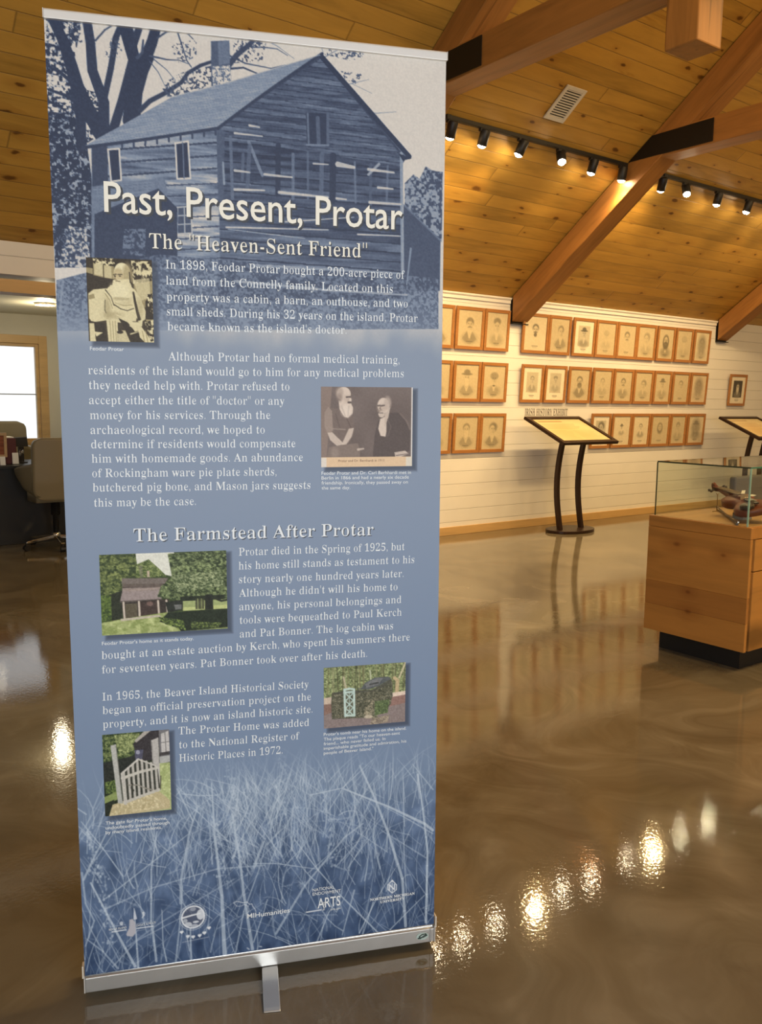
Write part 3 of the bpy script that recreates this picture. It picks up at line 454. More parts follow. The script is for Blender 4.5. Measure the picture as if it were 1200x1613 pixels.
class Canvas:
    # units: any (mm or 0..1); W,H size in those units; n pixels across
    def __init__(s,W,H,nx,ny,col):
        s.W,s.H,s.nx,s.ny=W,H,nx,ny;s.a=np.zeros((ny,nx,len(col)))+np.array(col,float);s.kx=nx/W;s.ky=ny/H;s.seed=1
    def mask(s,pts,pad=0):
        p=np.array(pts,float)*[s.kx,s.ky]
        x0=max(0,int(p[:,0].min()-pad));x1=min(s.nx,int(p[:,0].max()+pad)+2);y0=max(0,int(p[:,1].min()-pad));y1=min(s.ny,int(p[:,1].max()+pad)+2)
        if x1<=x0 or y1<=y0:return None
        q=3
        X=((np.arange((x1-x0)*q)+.5)/q+x0)[None,:];Y=((np.arange((y1-y0)*q)+.5)/q+y0)[:,None]
        m=np.zeros((Y.shape[0],X.shape[1]),bool);n=len(p)
        for i in range(n):
            xa,ya=p[i];xb,yb=p[(i+1)%n]
            if ya==yb:continue
            c=(Y>=ya)!=(Y>=yb)
            m^=c&(X<(xb-xa)*(Y-ya)/(yb-ya)+xa)
        m=m.reshape(y1-y0,q,x1-x0,q).mean((1,3))
        return (slice(y0,y1),slice(x0,x1)),m
    def put(s,sl,m,col,al):
        k=(m*al)[...,None];s.a[sl]=s.a[sl]*(1-k)+np.array(col,float)*k
    def poly(s,pts,col,al=1):
        r=s.mask(pts)
        if r:s.put(r[0],r[1],col,al)
    def ell(s,cx,cy,rx,ry,col,al=1,rot=0,soft=0):
        if soft:
            x0=max(0,int((cx-rx*2.2)*s.kx));x1=min(s.nx,int((cx+rx*2.2)*s.kx)+2);y0=max(0,int((cy-ry*2.2)*s.ky));y1=min(s.ny,int((cy+ry*2.2)*s.ky)+2)
            if x1<=x0 or y1<=y0:return
            X=((np.arange(x0,x1)+.5)/s.kx-cx)[None,:];Y=((np.arange(y0,y1)+.5)/s.ky-cy)[:,None]
            c,n=math.cos(rot),math.sin(rot);u=(X*c+Y*n)/rx;v=(-X*n+Y*c)/ry
            d=np.sqrt(u*u+v*v);m=np.clip((1+soft-d)/(2*soft),0,1);s.put((slice(y0,y1),slice(x0,x1)),m,col,al);return
        c,n=math.cos(rot),math.sin(rot)
        s.poly([(cx+rx*math.cos(a)*c-ry*math.sin(a)*n,cy+rx*math.cos(a)*n+ry*math.sin(a)*c) for a in np.linspace(0,2*math.pi,25)[:-1]],col,al)
    def stroke(s,pts,w0,w1,col,al=1):
        n=len(pts)-1
        sx=s.kx;T=sum(math.dist(pts[i],pts[i+1]) for i in range(n)) or 1;acc=0
        for i in range(n):
            a=np.array(pts[i],float)*[s.kx,s.ky];b=np.array(pts[i+1],float)*[s.kx,s.ky];d=math.dist(pts[i],pts[i+1])
            ra=(w0+(w1-w0)*acc/T)/2*sx;acc+=d;rb=(w0+(w1-w0)*acc/T)/2*sx
            ra=max(ra,.3);rb=max(rb,.3);pad=max(ra,rb)+1
            k=max(1,int(max(abs(b-a))/24))
            for j in range(k):
                A=a+(b-a)*j/k;B=a+(b-a)*(j+1)/k;Ra=ra+(rb-ra)*j/k;Rb=ra+(rb-ra)*(j+1)/k
                x0=max(0,int(min(A[0],B[0])-pad));x1=min(s.nx,int(max(A[0],B[0])+pad)+2);y0=max(0,int(min(A[1],B[1])-pad));y1=min(s.ny,int(max(A[1],B[1])+pad)+2)
                if x1<=x0 or y1<=y0:continue
                X=(np.arange(x0,x1)+.5)[None,:];Y=(np.arange(y0,y1)+.5)[:,None]
                v=B-A;L=max(v@v,1e-6);t=((X-A[0])*v[0]+(Y-A[1])*v[1])/L
                if 0<j<k or k>1:
                    lo,hi=(-9 if (i==0 and j==0) else 0),(9 if (i==n-1 and j==k-1) else 1)
                tc=np.clip(t,0,1)
                dd=np.hypot(X-A[0]-v[0]*tc,Y-A[1]-v[1]*tc)
                m=np.clip(Ra+(Rb-Ra)*tc-dd+.5,0,1)*min(1,2*max(Ra,Rb)+.2)
                if j<k-1 or i<n-1: m=np.where(t>1,0,m)
                s.put((slice(y0,y1),slice(x0,x1)),m,col,al)
    def foliage(s,pts,lo,hi,th,sc,al=1,seed=None):
        r=s.mask(pts)
        if not r:return
        s.seed+=1;sl,m=r;ny,nx=m.shape
        n=vnoise(ny,nx,max(1.5,sc*s.ky),max(1.5,sc*s.kx),seed or s.seed,3)
        e=vnoise(ny,nx,max(3,sc*4*s.ky),max(3,sc*4*s.kx),s.seed+50,2)
        n=n+.28*(e-.5)
        q=np.quantile(n,th);k=np.clip((n-q)/.16+.5,0,1)[...,None]
        c=np.array(lo,float)*(1-k)+np.array(hi,float)*k
        kk=(m*al)[...,None];s.a[sl]=s.a[sl]*(1-kk)+c*kk
    def rows(s,pts,c0,c1,step,ang,al=1):
        r=s.mask(pts)
        if not r:return
        s.seed+=1;sl,m=r;ny,nx=m.shape
        X=(np.arange(sl[1].start,sl[1].stop)/s.kx)[None,:];Y=(np.arange(sl[0].start,sl[0].stop)/s.ky)[:,None]
        t=(Y-X*ang)/step;row=np.floor(t).astype(int);fr=t-row
        rr=np.random.RandomState(s.seed).rand(row.max()-row.min()+1)[row-row.min()]
        n=vnoise(ny,nx,max(1.5,step*.35*s.ky),max(4,step*4*s.kx),s.seed,3)
        f=np.clip(.35*rr+.9*(n-.5)+.35,0,1);f=np.where(fr<.16,f*.25,f)
        f=f[...,None];c=np.array(c0,float)*(1-f)+np.array(c1,float)*f
        kk=(m*al)[...,None];s.a[sl]=s.a[sl]*(1-kk)+c*kk
    def grain(s,amp,seed=9):
        s.a+=((vnoise(s.ny,s.nx,2,2,seed,2)-.5)*amp)[...,None]
    def mesh(s,name,W,H,mat,parent,loc=(0,0,0)):
        # panel in local x,z (z up), facing -y
        nx,ny=s.nx,s.ny
        xs=(np.arange(nx)/(nx-1)-.5)*W;zs=H-np.arange(ny)/(ny-1)*H
        co_=np.zeros((ny,nx,3),np.float32);co_[...,0]=xs[None,:];co_[...,2]=zs[:,None]
        me=bpy.data.meshes.new(name);me.vertices.add(nx*ny);me.vertices.foreach_set('co',co_.ravel())
        i=(np.arange(ny-1)[:,None]*nx+np.arange(nx-1)[None,:]).ravel()
        q=np.stack([i,i+nx,i+nx+1,i+1],1).astype(np.int32);nf=len(q)
        me.loops.add(nf*4);me.loops.foreach_set('vertex_index',q.ravel())
        me.polygons.add(nf);me.polygons.foreach_set('loop_start',np.arange(0,nf*4,4,dtype=np.int32))
        me.update(calc_edges=True);me.validate()
        at=me.color_attributes.new('print_ink','FLOAT_COLOR','POINT')
        c=np.clip(s.a,0,255)/255;c=np.where(c<=.04045,c/12.92,((c+.055)/1.055)**2.4)
        rgba=np.ones((ny*nx,4),np.float32);rgba[:,:3]=c.reshape(-1,3);at.data.foreach_set('color',rgba.ravel())
        me.materials.append(mat);o=bpy.data.objects.new(name,me);link(o,parent);o.location=loc;return o
M_PRINT=vcol('printed_fabric',.5,.25);M_SKETCH=vcol('pencil_on_paper',.35,.4)
# ------------------------------------------------------------ framed portraits
def sketch(kind,seed):
    rg=random.Random(seed);bgc=kind.get('bg',(200,184,148))
    c=Canvas(1,1.3,42,56,bgc)
    g=lambda v:tuple(bgc[i]*v for i in range(3))
    if kind.get('mat'):
        c.a[:]=(232,222,196);c.poly([(.2,.2),(.8,.2),(.8,1.0),(.2,1.0)],(196,186,158) if kind['mat']==1 else (74,68,60));g=lambda v:tuple(196*v*k for k in(1,.95,.82))
    s=kind.get('s',1.0);cx=.5+kind.get('dx',0);cy=.50+kind.get('dy',0);st=kind.get('dark',.6)*.72;tn=kind.get('turn',0)
    G=lambda v:g(1-(1-v)*st)
    # shoulders and coat
    if not kind.get('nobody'):
        c.ell(cx,cy+.50*s,.30*s,.20*s,G(.55),.75,0,.35)
        c.poly([(cx-.09*s,cy+.24*s),(cx+.09*s,cy+.24*s),(cx+.03*s,cy+.5*s),(cx-.03*s,cy+.5*s)],G(1.08),.8)
        if kind.get('tie'):c.ell(cx,cy+.29*s,.07*s,.035*s,G(.2))
        if kind.get('coat'):c.poly([(cx-.30*s,cy+.52*s),(cx-.11*s,cy+.25*s),(cx-.02*s,cy+.55*s),(cx+.02*s,cy+.55*s),(cx+.11*s,cy+.25*s),(cx+.30*s,cy+.52*s),(cx+.2*s,cy+.62*s),(cx-.2*s,cy+.62*s)],G(.45),.7)
    # hair behind
    h=kind.get('hair','short')
    if h=='long':c.ell(cx,cy+.08*s,.19*s,.30*s,G(.25),.9,0,.2)
    if h=='up':c.ell(cx,cy-.17*s,.17*s,.13*s,G(.32),.9,0,.2)
    if h in('short','parted'):c.ell(cx,cy-.06*s,.155*s,.17*s,G(.3),.9,0,.15)
    if h=='curly':c.ell(cx+.03,cy-.07*s,.18*s,.18*s,G(.28),.9,0,.25)
    # face
    c.ell(cx-.01*tn,cy+.03*s,.125*s,.18*s,G(.98),1,0,.12);c.ell(cx+.06*s,cy+.06*s,.05*s,.13*s,G(.8),.6,0,.4)
    if h=='parted':c.poly([(cx-.13*s,cy-.06*s),(cx-.05*s,cy-.16*s),(cx+.12*s,cy-.12*s),(cx+.13*s,cy-.03*s),(cx+.02*s,cy-.10*s)],G(.3),.8)
    if h=='hat':
        c.ell(cx,cy-.13*s,.23*s,.045*s,G(.15),.95,0,.2);c.ell(cx,cy-.20*s,.13*s,.10*s,G(.18),.95,0,.2)
    if h=='bonnet':c.ell(cx,cy-.10*s,.19*s,.15*s,G(.5),.8,0,.2)
    for d in(-1,1):
        c.ell(cx+d*.052*s+.02*tn,cy-.005*s,.028*s,.014*s,G(.25));c.stroke([(cx+d*.085*s+.02*tn,cy-.03*s),(cx+d*.025*s+.02*tn,cy-.04*s)],.016,.012,G(.35),.9)
    c.stroke([(cx+.012+.03*tn,cy+.01*s),(cx-.012+.04*tn,cy+.075*s),(cx+.02+.02*tn,cy+.08*s)],.012,.012,G(.5),.9)
    c.stroke([(cx-.045*s+.02*tn,cy+.125*s),(cx+.045*s+.02*tn,cy+.125*s)],.014,.014,G(.4),.9)
    b=kind.get('beard')
    if b=='full':c.ell(cx,cy+.17*s,.12*s,.13*s,G(.35),.85,0,.25)
    if b=='white':c.ell(cx,cy+.20*s,.13*s,.17*s,G(1.12),.9,0,.25);c.stroke([(cx-.12*s,cy+.1*s),(cx-.09*s,cy+.3*s),(cx,cy+.37*s),(cx+.1*s,cy+.28*s),(cx+.12*s,cy+.1*s)],.014,.014,G(.55),.8)
    if b=='goatee':c.ell(cx,cy+.22*s,.075*s,.085*s,G(.25),.9,0,.2)
    if b in('moustache','goatee','full'):c.stroke([(cx-.075*s,cy+.115*s),(cx,cy+.095*s),(cx+.075*s,cy+.115*s)],.030,.030,G(.25),.9)
    if kind.get('faded'):c.ell(.5,.55,.28,.42,g(.62),.6,0,.3)
    # name line
    c.stroke([(.38,1.12),(.62,1.12)],.03,.03,g(.55),.8);c.stroke([(.42,1.17),(.58,1.17)],.018,.018,g(.65),.7)
    c.grain(14,seed);return c
K=dict
KINDS={(0,0):(K(hair='short',beard='full',dx=-.05,s=1.1,coat=1),'balding man in a coat'),
(0,1):(K(hair='parted',beard='moustache',coat=1,dark=.65),'moustached man in dark coat'),
(0,2):(K(hair='up',s=1.0),'woman with her hair piled up'),
(0,3):(K(hair='short',beard='goatee',tie=1,s=.9,dark=.9,nobody=1,bg=(216,202,168)),'dark-haired man with a black goatee'),
(0,4):(K(hair='short',coat=1,turn=1,dark=.6,dx=.06),'fair man facing right'),
(0,5):(K(hair='hat',s=.8,dark=.8,mat=1),'man in a dark hat'),
(0,6):(K(hair='bonnet',s=.8,dark=.3),'pale faint figure in a bonnet'),
(0,7):(K(hair='short',beard='moustache',s=1.0,dark=.7,nobody=1),'dark-haired man without shoulders drawn'),
(0,8):(K(hair='curly',s=1.0,dark=.4),'lightly drawn curly-haired man'),
(0,9):(K(hair='long',beard='full',s=1.05,dark=.9),'long-haired bearded man'),
(0,10):(K(hair='bonnet',beard='white',dark=.3),'faint white-bearded man'),
(0,11):(K(hair='short',faded=1,dark=.5,bg=(216,202,168)),'grey figure on white paper'),
(1,0):(K(hair='parted',dx=-.06,dark=.7),'young man half hidden by banner'),
(1,1):(K(hair='hat',beard='white',s=1.0,coat=1,dark=.5),'white-bearded man in a cap'),
(1,2):(K(hair='bonnet',s=.95,tie=1,dark=.7),'woman in a bonnet with crossed shawl'),
(1,3):(K(hair='short',mat=1,s=.7,coat=1,dark=.45),'grey man on pale mat'),
(1,4):(K(hair='up',mat=1,s=.65,dark=.5),'small grey head on pale mat'),
(1,5):(K(hair='short',beard='full',coat=1,s=.95,dark=.7),'man with a dark full beard'),
(1,6):(K(hair='short',s=.8,dark=.4),'faintly drawn small head'),
(1,7):(K(hair='short',beard='moustache',s=.9,dark=.75),'man with dark brow and moustache'),
(1,8):(K(hair='curly',s=.85,dy=.05,dark=.5),'curly-haired small head'),
(1,9):(K(hair='hat',s=.9,dark=.6),'figure in a broad hat'),
(1,10):(K(hair='short',s=.9,turn=1,nobody=1,dark=.5),'narrow face without shoulders drawn'),
(1,11):(K(hair='short',faded=1,dark=.4,bg=(212,194,160)),'pale grey figure'),
(2,0):(K(hair='parted',dx=-.06,dark=.8),'youth half hidden by banner'),
(2,1):(K(hair='short',beard='white',coat=1,dark=.5),'grey-haired man with white shirt front'),
(2,2):(K(hair='curly',turn=1,coat=1,dark=.65),'curly-haired young person leaning'),
(2,3):(K(hair='curly',turn=-1,mat=1,dark=.8),'turned head behind sign panel'),
(2,4):(K(hair='hat',s=.5,dark=.7,bg=(218,204,170)),'tiny standing figure on white paper'),
(2,5):(K(hair='short',s=.7,coat=1,dark=.6,bg=(218,204,170)),'small coated man on white paper'),
(2,6):(K(hair='long',s=.85,dark=.6,nobody=1),'oval face framed by dark hair'),
(2,7):(K(hair='parted',turn=-1,s=.95,dark=.45),'lightly drawn man in profile'),
(2,8):(K(hair='hat',s=.9,faded=1,dark=.6,bg=(212,196,162)),'figure under a wide hat'),
(3,0):(K(hair='short',mat=2,beard='white',coat=1,s=.75,dark=.9),'dark photograph of a white-bearded man')}
ORD=['first','second','third','fourth','fifth','sixth','seventh','eighth','ninth']
def portrait(ri,i,x0,x1,z0,z1):
    kind,desc=KINDS[(ri,i)]
    rn=('top','middle','bottom','')[ri]
    if ri==3:lab='wood-framed '+desc+' hung alone right of the portrait wall'
    else:
        left=i<3;k=i if left else i-3
        lab='framed portrait of %s, %s row, %s %s of beam'%(desc,rn,ORD[k] if left else ORD[k],'left' if left else 'right')
    w=x1-x0;h=z1-z0;t=.034
    o=thing('framed_portrait',lab,'framed portrait',((x0+x1)/2,YW-.012,z0),0,'framed portraits on the white wall' if ri<3 else None)
    o.rotation_euler=(rad(3.4),0,random.Random(ri*50+i).uniform(-.006,.006))
    mb=MB();d=.020
    for pl in ([(-w/2,0),(w/2,0),(w/2-t,t),(-w/2+t,t)],[(-w/2,h),(-w/2+t,h-t),(w/2-t,h-t),(w/2,h)],[(-w/2,0),(-w/2+t,t),(-w/2+t,h-t),(-w/2,h)],[(w/2,0),(w/2,h),(w/2-t,h-t),(w/2-t,t)]):
        mb.prism(pl,-d,0,(0,2,1))
    mb.build('frame',M_FRAME,o,bevel=.003)
    c=sketch(kind,ri*31+i+7)
    c.mesh('drawing',w-2*t+.006,h-2*t+.006,M_SKETCH,o,(0,-.010,t-.003))
    return o
for a in PORT:portrait(*a)
# ------------------------------------------------------------ lettering on the wall
def text_geo(txt,font='sans',res=3,off=0):
    cu=bpy.data.curves.new('lettering','FONT')
    if font=='serif':
        t=''
        for ch in txt:
            if 'A'<=ch<='Z':t+=chr(0x1D400+ord(ch)-65)
            elif 'a'<=ch<='z':t+=chr(0x1D41A+ord(ch)-97)
            elif '0'<=ch<='9':t+=chr(0x1D7CE+ord(ch)-48)
            else:t+=ch
        txt=t
    cu.body=txt;cu.size=1;cu.resolution_u=res;cu.offset=off;cu.fill_mode='BOTH' if False else 'FRONT'
    o=bpy.data.objects.new('lettering',cu);COL.objects.link(o)
    me=bpy.data.meshes.new_from_object(o.evaluated_get(bpy.context.evaluated_depsgraph_get()))
    n=len(me.vertices);v=np.zeros(n*3,np.float32);me.vertices.foreach_get('co',v);v=v.reshape(-1,3)
    f=[tuple(p.vertices) for p in me.polygons]
    bpy.data.objects.remove(o);bpy.data.curves.remove(cu);bpy.data.meshes.remove(me)
    return v,f
CAP={}
GLY={}
def thin_x(v,f,k,keep):
    # slim the stems of a bold serif letter sideways, leaving hairlines alone
    if len(v)==0:return v
    ed={}
    for p in f:
        for a,b in zip(p,p[1:]+p[:1]):
            e=(min(a,b),max(a,b));ed[e]=None if e in ed else (a,b)
    seg=[x for x in ed.values() if x]
    P=v[:,:2].astype(float);nr=np.zeros_like(P)
    ar=0
    for p in f:
        for a,b in zip(p,p[1:]+p[:1]):ar+=P[a,0]*P[b,1]-P[b,0]*P[a,1]
    sg=1 if ar>0 else -1
    for a,b in seg:
        d=P[b]-P[a];n=np.array([d[1],-d[0]])*sg/(np.hypot(*d)+1e-9);nr[a]+=n;nr[b]+=n
    L=np.hypot(nr[:,0],nr[:,1]);nr/=np.maximum(L,1e-9)[:,None]
    A=P[[s[0] for s in seg]];B=P[[s[1] for s in seg]];D=B-A
    out=v.copy()
    for i in range(len(P)):
        if abs(nr[i,0])<.25:continue
        dx=-math.copysign(1,nr[i,0]);o=P[i]+np.array([dx*1e-4,0])
        with np.errstate(divide='ignore',invalid='ignore'):
            t_=(o[1]-A[:,1])/D[:,1];x=A[:,0]+D[:,0]*t_
        h=(t_>=0)&(t_<=1)&((x-o[0])*dx>1e-3)
        th=np.min(np.abs(x[h]-o[0])) if h.any() else 0
        out[i,0]+=dx*max(0,min(k,(th-keep)/2))*min(1,abs(nr[i,0])*1.2)
    return out
def glyph(ch,font,off):
    key=(ch,font,off)
    if key in GLY:return GLY[key]
    def wid(s):
        v,_=text_geo(s,font,3,0);return float(v[:,0].max()-v[:,0].min())
    hh=wid('HH')
    w=wid('H'+ch+'H')-hh
    if ch==' ':GLY[key]=(np.zeros((0,3),np.float32),[],w)
    else:
        v,f=text_geo(ch,font,3,0)
        vh,_=text_geo('H'+ch,font,3,0)   # offset of the letter inside its advance is kept by the raw curve origin
        GLY[key]=(thin_x(v,f,off,.046),f,w)
    return GLY[key]
def line_geo(txt,font,off):
    if font!='serif' or off>=0:return text_geo(txt,font,3,off)
    V=[];F=[];x=0;n=0
    for ch in txt:
        v,f,w=glyph(ch,font,-off)
        if len(v):
            u=v.copy();u[:,0]+=x;V.append(u);F+=[tuple(i+n for i in p) for p in f];n+=len(u)
        x+=w
    return np.concatenate(V),F
def cap(font):
    if font not in CAP:
        v,_=text_geo('H',font);CAP[font]=float(v[:,1].max()-v[:,1].min())
    return CAP[font]
def text_obj(name,items,mat,parent=None,y=0.0,loc=None):
    # items: (txt,font,off,x0,z0,x1,z1,capheight)
    V=[];F=[]
    for txt,font,off,x0,z0,x1,z1,ch in items:
        v,f=line_geo(txt,font,off);a=v[:,0].min();b=v[:,0].max();k=(v[:,0]-a)/(b-a)
        n=len(V);L=math.hypot(x1-x0,z1-z0);c,s_=(x1-x0)/L,(z1-z0)/L;hh=v[:,1]*ch/cap(font)
        X=x0+k*L*c-hh*s_;Z=z0+k*L*s_+hh*c
        V+=[(float(p),y,float(q)) for p,q in zip(X,Z)];F+=[tuple(i+n for i in g) for g in f]
    me=bpy.data.meshes.new(name);me.from_pydata(V,[],F);me.materials.append(mat)
    o=bpy.data.objects.new(name,me);link(o,parent)
    if loc is not None:o.location=loc
    return o
M_LETTER=plain('brown_letter_paint',(.045,.028,.015),.6)
o=text_obj('wall_lettering',[('IRISH HISTORY EXHIBIT','serif',-.02,0,0,.697,0,.077)],M_LETTER,None,0,(6.887,YW-.002,1.246))
tag(o,'brown letters IRISH HISTORY EXHIBIT on the white wall above the near sign stand','lettering')
# ------------------------------------------------------------ sign stands
M_SIGN=None
def sign_canvas():
    c=Canvas(1,.65,120,80,(214,196,150))
    rg=random.Random(4)
    c.ell(.45,.4,.35,.2,(214,176,110),.5,0,.4);c.ell(.75,.25,.2,.15,(238,214,160),.5,0,.4)
    c.stroke([(.1,.07),(.55,.07)],.03,.03,(150,112,62),.8)
    for y in (.15,.19,.23,.27): c.stroke([(.08,y),(.08+rg.uniform(.6,.8),y)],.012,.012,(176,140,86),.8)
    for y in np.arange(.34,.6,.035):
        c.stroke([(.08,y),(.42+rg.uniform(-.05,.05),y)],.01,.01,(190,154,98),.7);c.stroke([(.52,y),(.9+rg.uniform(-.05,.03),y)],.01,.01,(190,154,98),.7)
    return c
SC=sign_canvas()
def sign_stand(x0,yf,label):
    wd,dp=.875,.57;zf,zb=.955,1.212
    o=thing('sign_stand',label,'sign stand',(x0+wd/2,yf+dp-.30,0),0,'tilted sign stands before the white wall')
    yy=yf-(yf+dp-.30)
    sl=math.hypot(dp,zb-zf);an=math.atan2(zb-zf,dp)
    pm=Matrix.Translation((0,yy,zf))@Matrix.Rotation(an,4,'X')
    mb=MB();t=.052;hh=.034
    mb.box((0,t/2,hh/2),(wd,t,hh)).box((0,sl-t/2,hh/2),(wd,t,hh)).box((-wd/2+t/2,sl/2,hh/2),(t,sl-2*t,hh)).box((wd/2-t/2,sl/2,hh/2),(t,sl-2*t,hh))
    fr=mb.build('panel_frame',M_BROWN,o,bevel=.004);fr.matrix_local=pm
    bk=MB().box((0,sl/2,.008),(wd-2*t+.01,sl-2*t+.01,.014)).build('back_board',M_BROWN,o);bk.matrix_local=pm
    p=SC.mesh('printed_sheet',wd-2*t,sl-2*t,vcol('sign_print',.3,.5),o);p.matrix_local=pm@Matrix.Translation((0,t,.019))@Matrix.Rotation(rad(-90),4,'X')
    for dx in (-.135,.205):
        pts=[]
        for k in range(13):
            q=k/12;z=.03+q*(1.075-.03);pts.append((dx,.0+.075*math.sin(math.pi*q)-.02*q,z))
        mb=MB()
        vs=[];fs=[]
        for (x,y,z) in pts:
            a,b=.021,.026
            vs+=[(x-a,y-b,z),(x+a,y-b,z),(x+a,y+b,z),(x-a,y+b,z)]
        for k in range(12):
            for j in range(4):fs.append((k*4+j,k*4+(j+1)%4,k*4+4+(j+1)%4,k*4+4+j))
        fs+=[(3,2,1,0),(48,49,50,51)]
        mb.add(vs,fs,False);mb.build('leg',M_BROWN,o,bevel=.003)
    el=[(.31*math.cos(a)+.03,.215*math.sin(a)) for a in np.linspace(0,2*math.pi,41)[:-1]]
    MB().prism(el,0,.032,(0,1,2)).build('base',M_BROWN,o,bevel=.005)
    return o
sign_stand(6.665,5.935,'dark sign stand with tilted panel under the wall letters')
sign_stand(9.985,5.735,'dark sign stand with tilted panel cut by the right photo edge')
# ------------------------------------------------------------ display case
CX,CY0,CY1,CL=4.03,2.322,2.935,1.75
dc=thing('display_case','knotty oak display case with glass top on a black plinth','display case',(CX+CL/2,(CY0+CY1)/2,0))
W_,D_=CL,CY1-CY0
MB().box((0,0,.056),(W_-.14,D_-.12,.112)).build('plinth',M_DARKB,dc)
def rotm(m_):return m_
def oakmat(name,off,c=(.46,.20,.042)):
    SP=[(.12,.62,.026),(-.16,.60,.020),(.035,.37,.018),(.03,.262,.024)]
    m=timber(name,c,.30,False,.42,False,.8,1.9,[(-y,z,r) for y,z,r in SP] if off!=(3.1,1.7,.4) else ());t=m.node_tree
    tc=[n for n in t.nodes if n.type=='TEX_COORD'][0];sp=[n for n in t.nodes if n.type=='SEPXYZ'][0]
    mp=t.nodes.new('ShaderNodeMapping');mp.inputs['Rotation'].default_value=(0,0,rad(90))
    t.links.new(tc.outputs['Object'],mp.inputs[0]);t.links.new(mp.outputs[0],sp.inputs[0])
    # boards glued edge to edge: shade shift per board height
    return m
OAKF=oakmat('oak_side_boards',(0,0,0));OAKC=oakmat('oak_cap_boards',(3.1,1.7,.4))
# body boards (left face has three glued boards)
for z0,z1 in ((.112,.262),(.262,.395),(.395,.700)):
    MB().box((-W_/2+.011,0,(z0+z1)/2),(.022,D_,z1-z0-.0006)).build('side_board',oakmat('oak_side_board',(z0*17,z0*9,z0*5),(.47+z0*.03,.205+z0*.012,.044) if z0!=.262 else (.40,.165,.035)),dc,bevel=.0015)
MB().box((W_/2-.011,0,.406),(.022,D_,.588)).build('side_board',OAKF,dc)
MB().box((0,D_/2-.011,.406),(W_-.044,.022,.588)).build('back_board',M_OAK,dc)
# front face: panel and drawer front
f1=MB().box((.022,-D_/2+.011,.320),(W_-.044-.002,.022,.416)).build('front_panel',M_OAK,dc,bevel=.002)
f2=MB().box((.022,-D_/2+.011,.615),(W_-.044-.002,.022,.164)).build('drawer_front',M_OAK,dc,bevel=.002)
for z,dx in ((.731,0),):
    mb=MB();mb.box((-W_/2+.011,0,z),(.022,D_,.060)).box((W_/2-.011,0,z),(.022,D_,.060)).box((0,-D_/2+.011,z),(W_-.044,.022,.060)).box((0,D_/2-.011,z),(W_-.044,.022,.060))
    mb.build('top_frame',OAKC,dc,bevel=.002)
MB().box((0,0,.752),(W_-.046,D_-.046,.020)).build('deck',M_OAKL,dc)
# glass box
gz0,gz1=.763,1.066;gx=W_/2-.012;gy=D_/2-.030;gt=.006
gb=dc
GX=gx-gt/2;GY=gy-gt/2;gzm=(gz0+gz1-gt)/2;gh=gz1-gt-gz0
for c,d in (((-GX,0,gzm),(gt,2*gy,gh)),((GX,0,gzm),(gt,2*gy,gh)),((0,-GY,gzm),(2*gx-2*gt,gt,gh)),((0,GY,gzm),(2*gx-2*gt,gt,gh))):
    MB().box(c,d).build('glass_pane',M_GLASS,dc)
MB().box((0,0,gz1-gt/2),(2*gx,2*gy,gt)).build('glass_top',M_GLASS,dc)
e=.0035
def gedge(name,c,d,m):MB().box(c,d).build(name,m,dc)
gedge('glass_edge',(-gx,0,gz1-gt/2),(e,2*gy,gt+.002),M_GLASSD);gedge('glass_edge',(0,-gy,gz1-gt/2),(2*gx,e,gt+.002),M_GLASSE)
gedge('glass_edge',(0,gy,gz1-gt/2),(2*gx,e,gt),M_GLASSD)
gedge('glass_edge',(-gx,-gy,gzm),(.007,.007,gh),plain('lit_green_edge',(.30,.48,.36),.2,var=.15));gedge('glass_edge',(-gx,gy,gzm),(.005,.005,gh),M_GLASSD)
# violin
VARN=timber('violin_varnish',(.15,.030,.009),.3,False,.45,False,6);EBON=plain('ebony',(.030,.020,.014),.35)
tail=Vector((4.195,2.368,.826));top_=Vector((4.530,2.874,.886))
ex=(top_-tail).normalized();ez=Vector((-.20,.10,1));ez=(ez-ex*ez.dot(ex)).normalized();ey=ez.cross(ex)
vm=Matrix.Identity(4)
for i in range(3):vm[i][0]=ex[i];vm[i][1]=ey[i];vm[i][2]=ez[i]
vm.translation=tail
vi=thing('violin','old red-brown violin lying propped inside the glass case','violin');vi.matrix_world=vm
prof=[(0,.028),(.012,.072),(.04,.097),(.075,.104),(.11,.098),(.135,.080),(.15,.066),(.17,.058),(.195,.055),(.215,.060),(.232,.074),(.25,.083),(.285,.084),(.315,.074),(.338,.050),(.352,.026),(.356,.012)]
ol=[(x,-y) for x,y in prof]+[(x,y) for x,y in prof[::-1]]
mb=MB();n=len(ol);vs=[];fs=[]
lay=[(-.018,.86),(-.015,1.0),(.015,1.0),(.018,.99),(.026,.80),(.031,.45)]
for z,k in lay:
    for x,y in ol:vs.append((.175+(x-.175)*(k if k<1 else 1)*1.0,y*k,z))
for i in range(len(lay)-1):
    for j in range(n):fs.append((i*n+j,i*n+(j+1)%n,(i+1)*n+(j+1)%n,(i+1)*n+j))
fs+=[tuple(range(n-1,-1,-1)),tuple((len(lay)-1)*n+j for j in range(n))]
mb.add(vs,fs,True);mb.build('body',VARN,vi)
MB().prism([(.34,-.004),(.49,.012),(.49,.030),(.36,.032),(.34,.028)],-.012,.012,(0,2,1)).build('neck',VARN,vi,bevel=.004)
MB().prism([(.225,.046),(.49,.031),(.49,.037),(.225,.053)],-.016,.016,(0,2,1)).build('fingerboard',plain('worn_fingerboard',(.10,.06,.032),.35,var=.25),vi,bevel=.003)
mb=MB().prism([(.49,.012),(.535,.004),(.56,.010),(.56,.034),(.535,.030),(.49,.036)],-.012,.012,(0,2,1))
sp=[]
for k in range(15):
    a=k/14*2.2*2*math.pi*.72;r_=.024*(1-k/17);sp.append((.572-r_*math.cos(a)*.9,0,.020+r_*math.sin(a)))
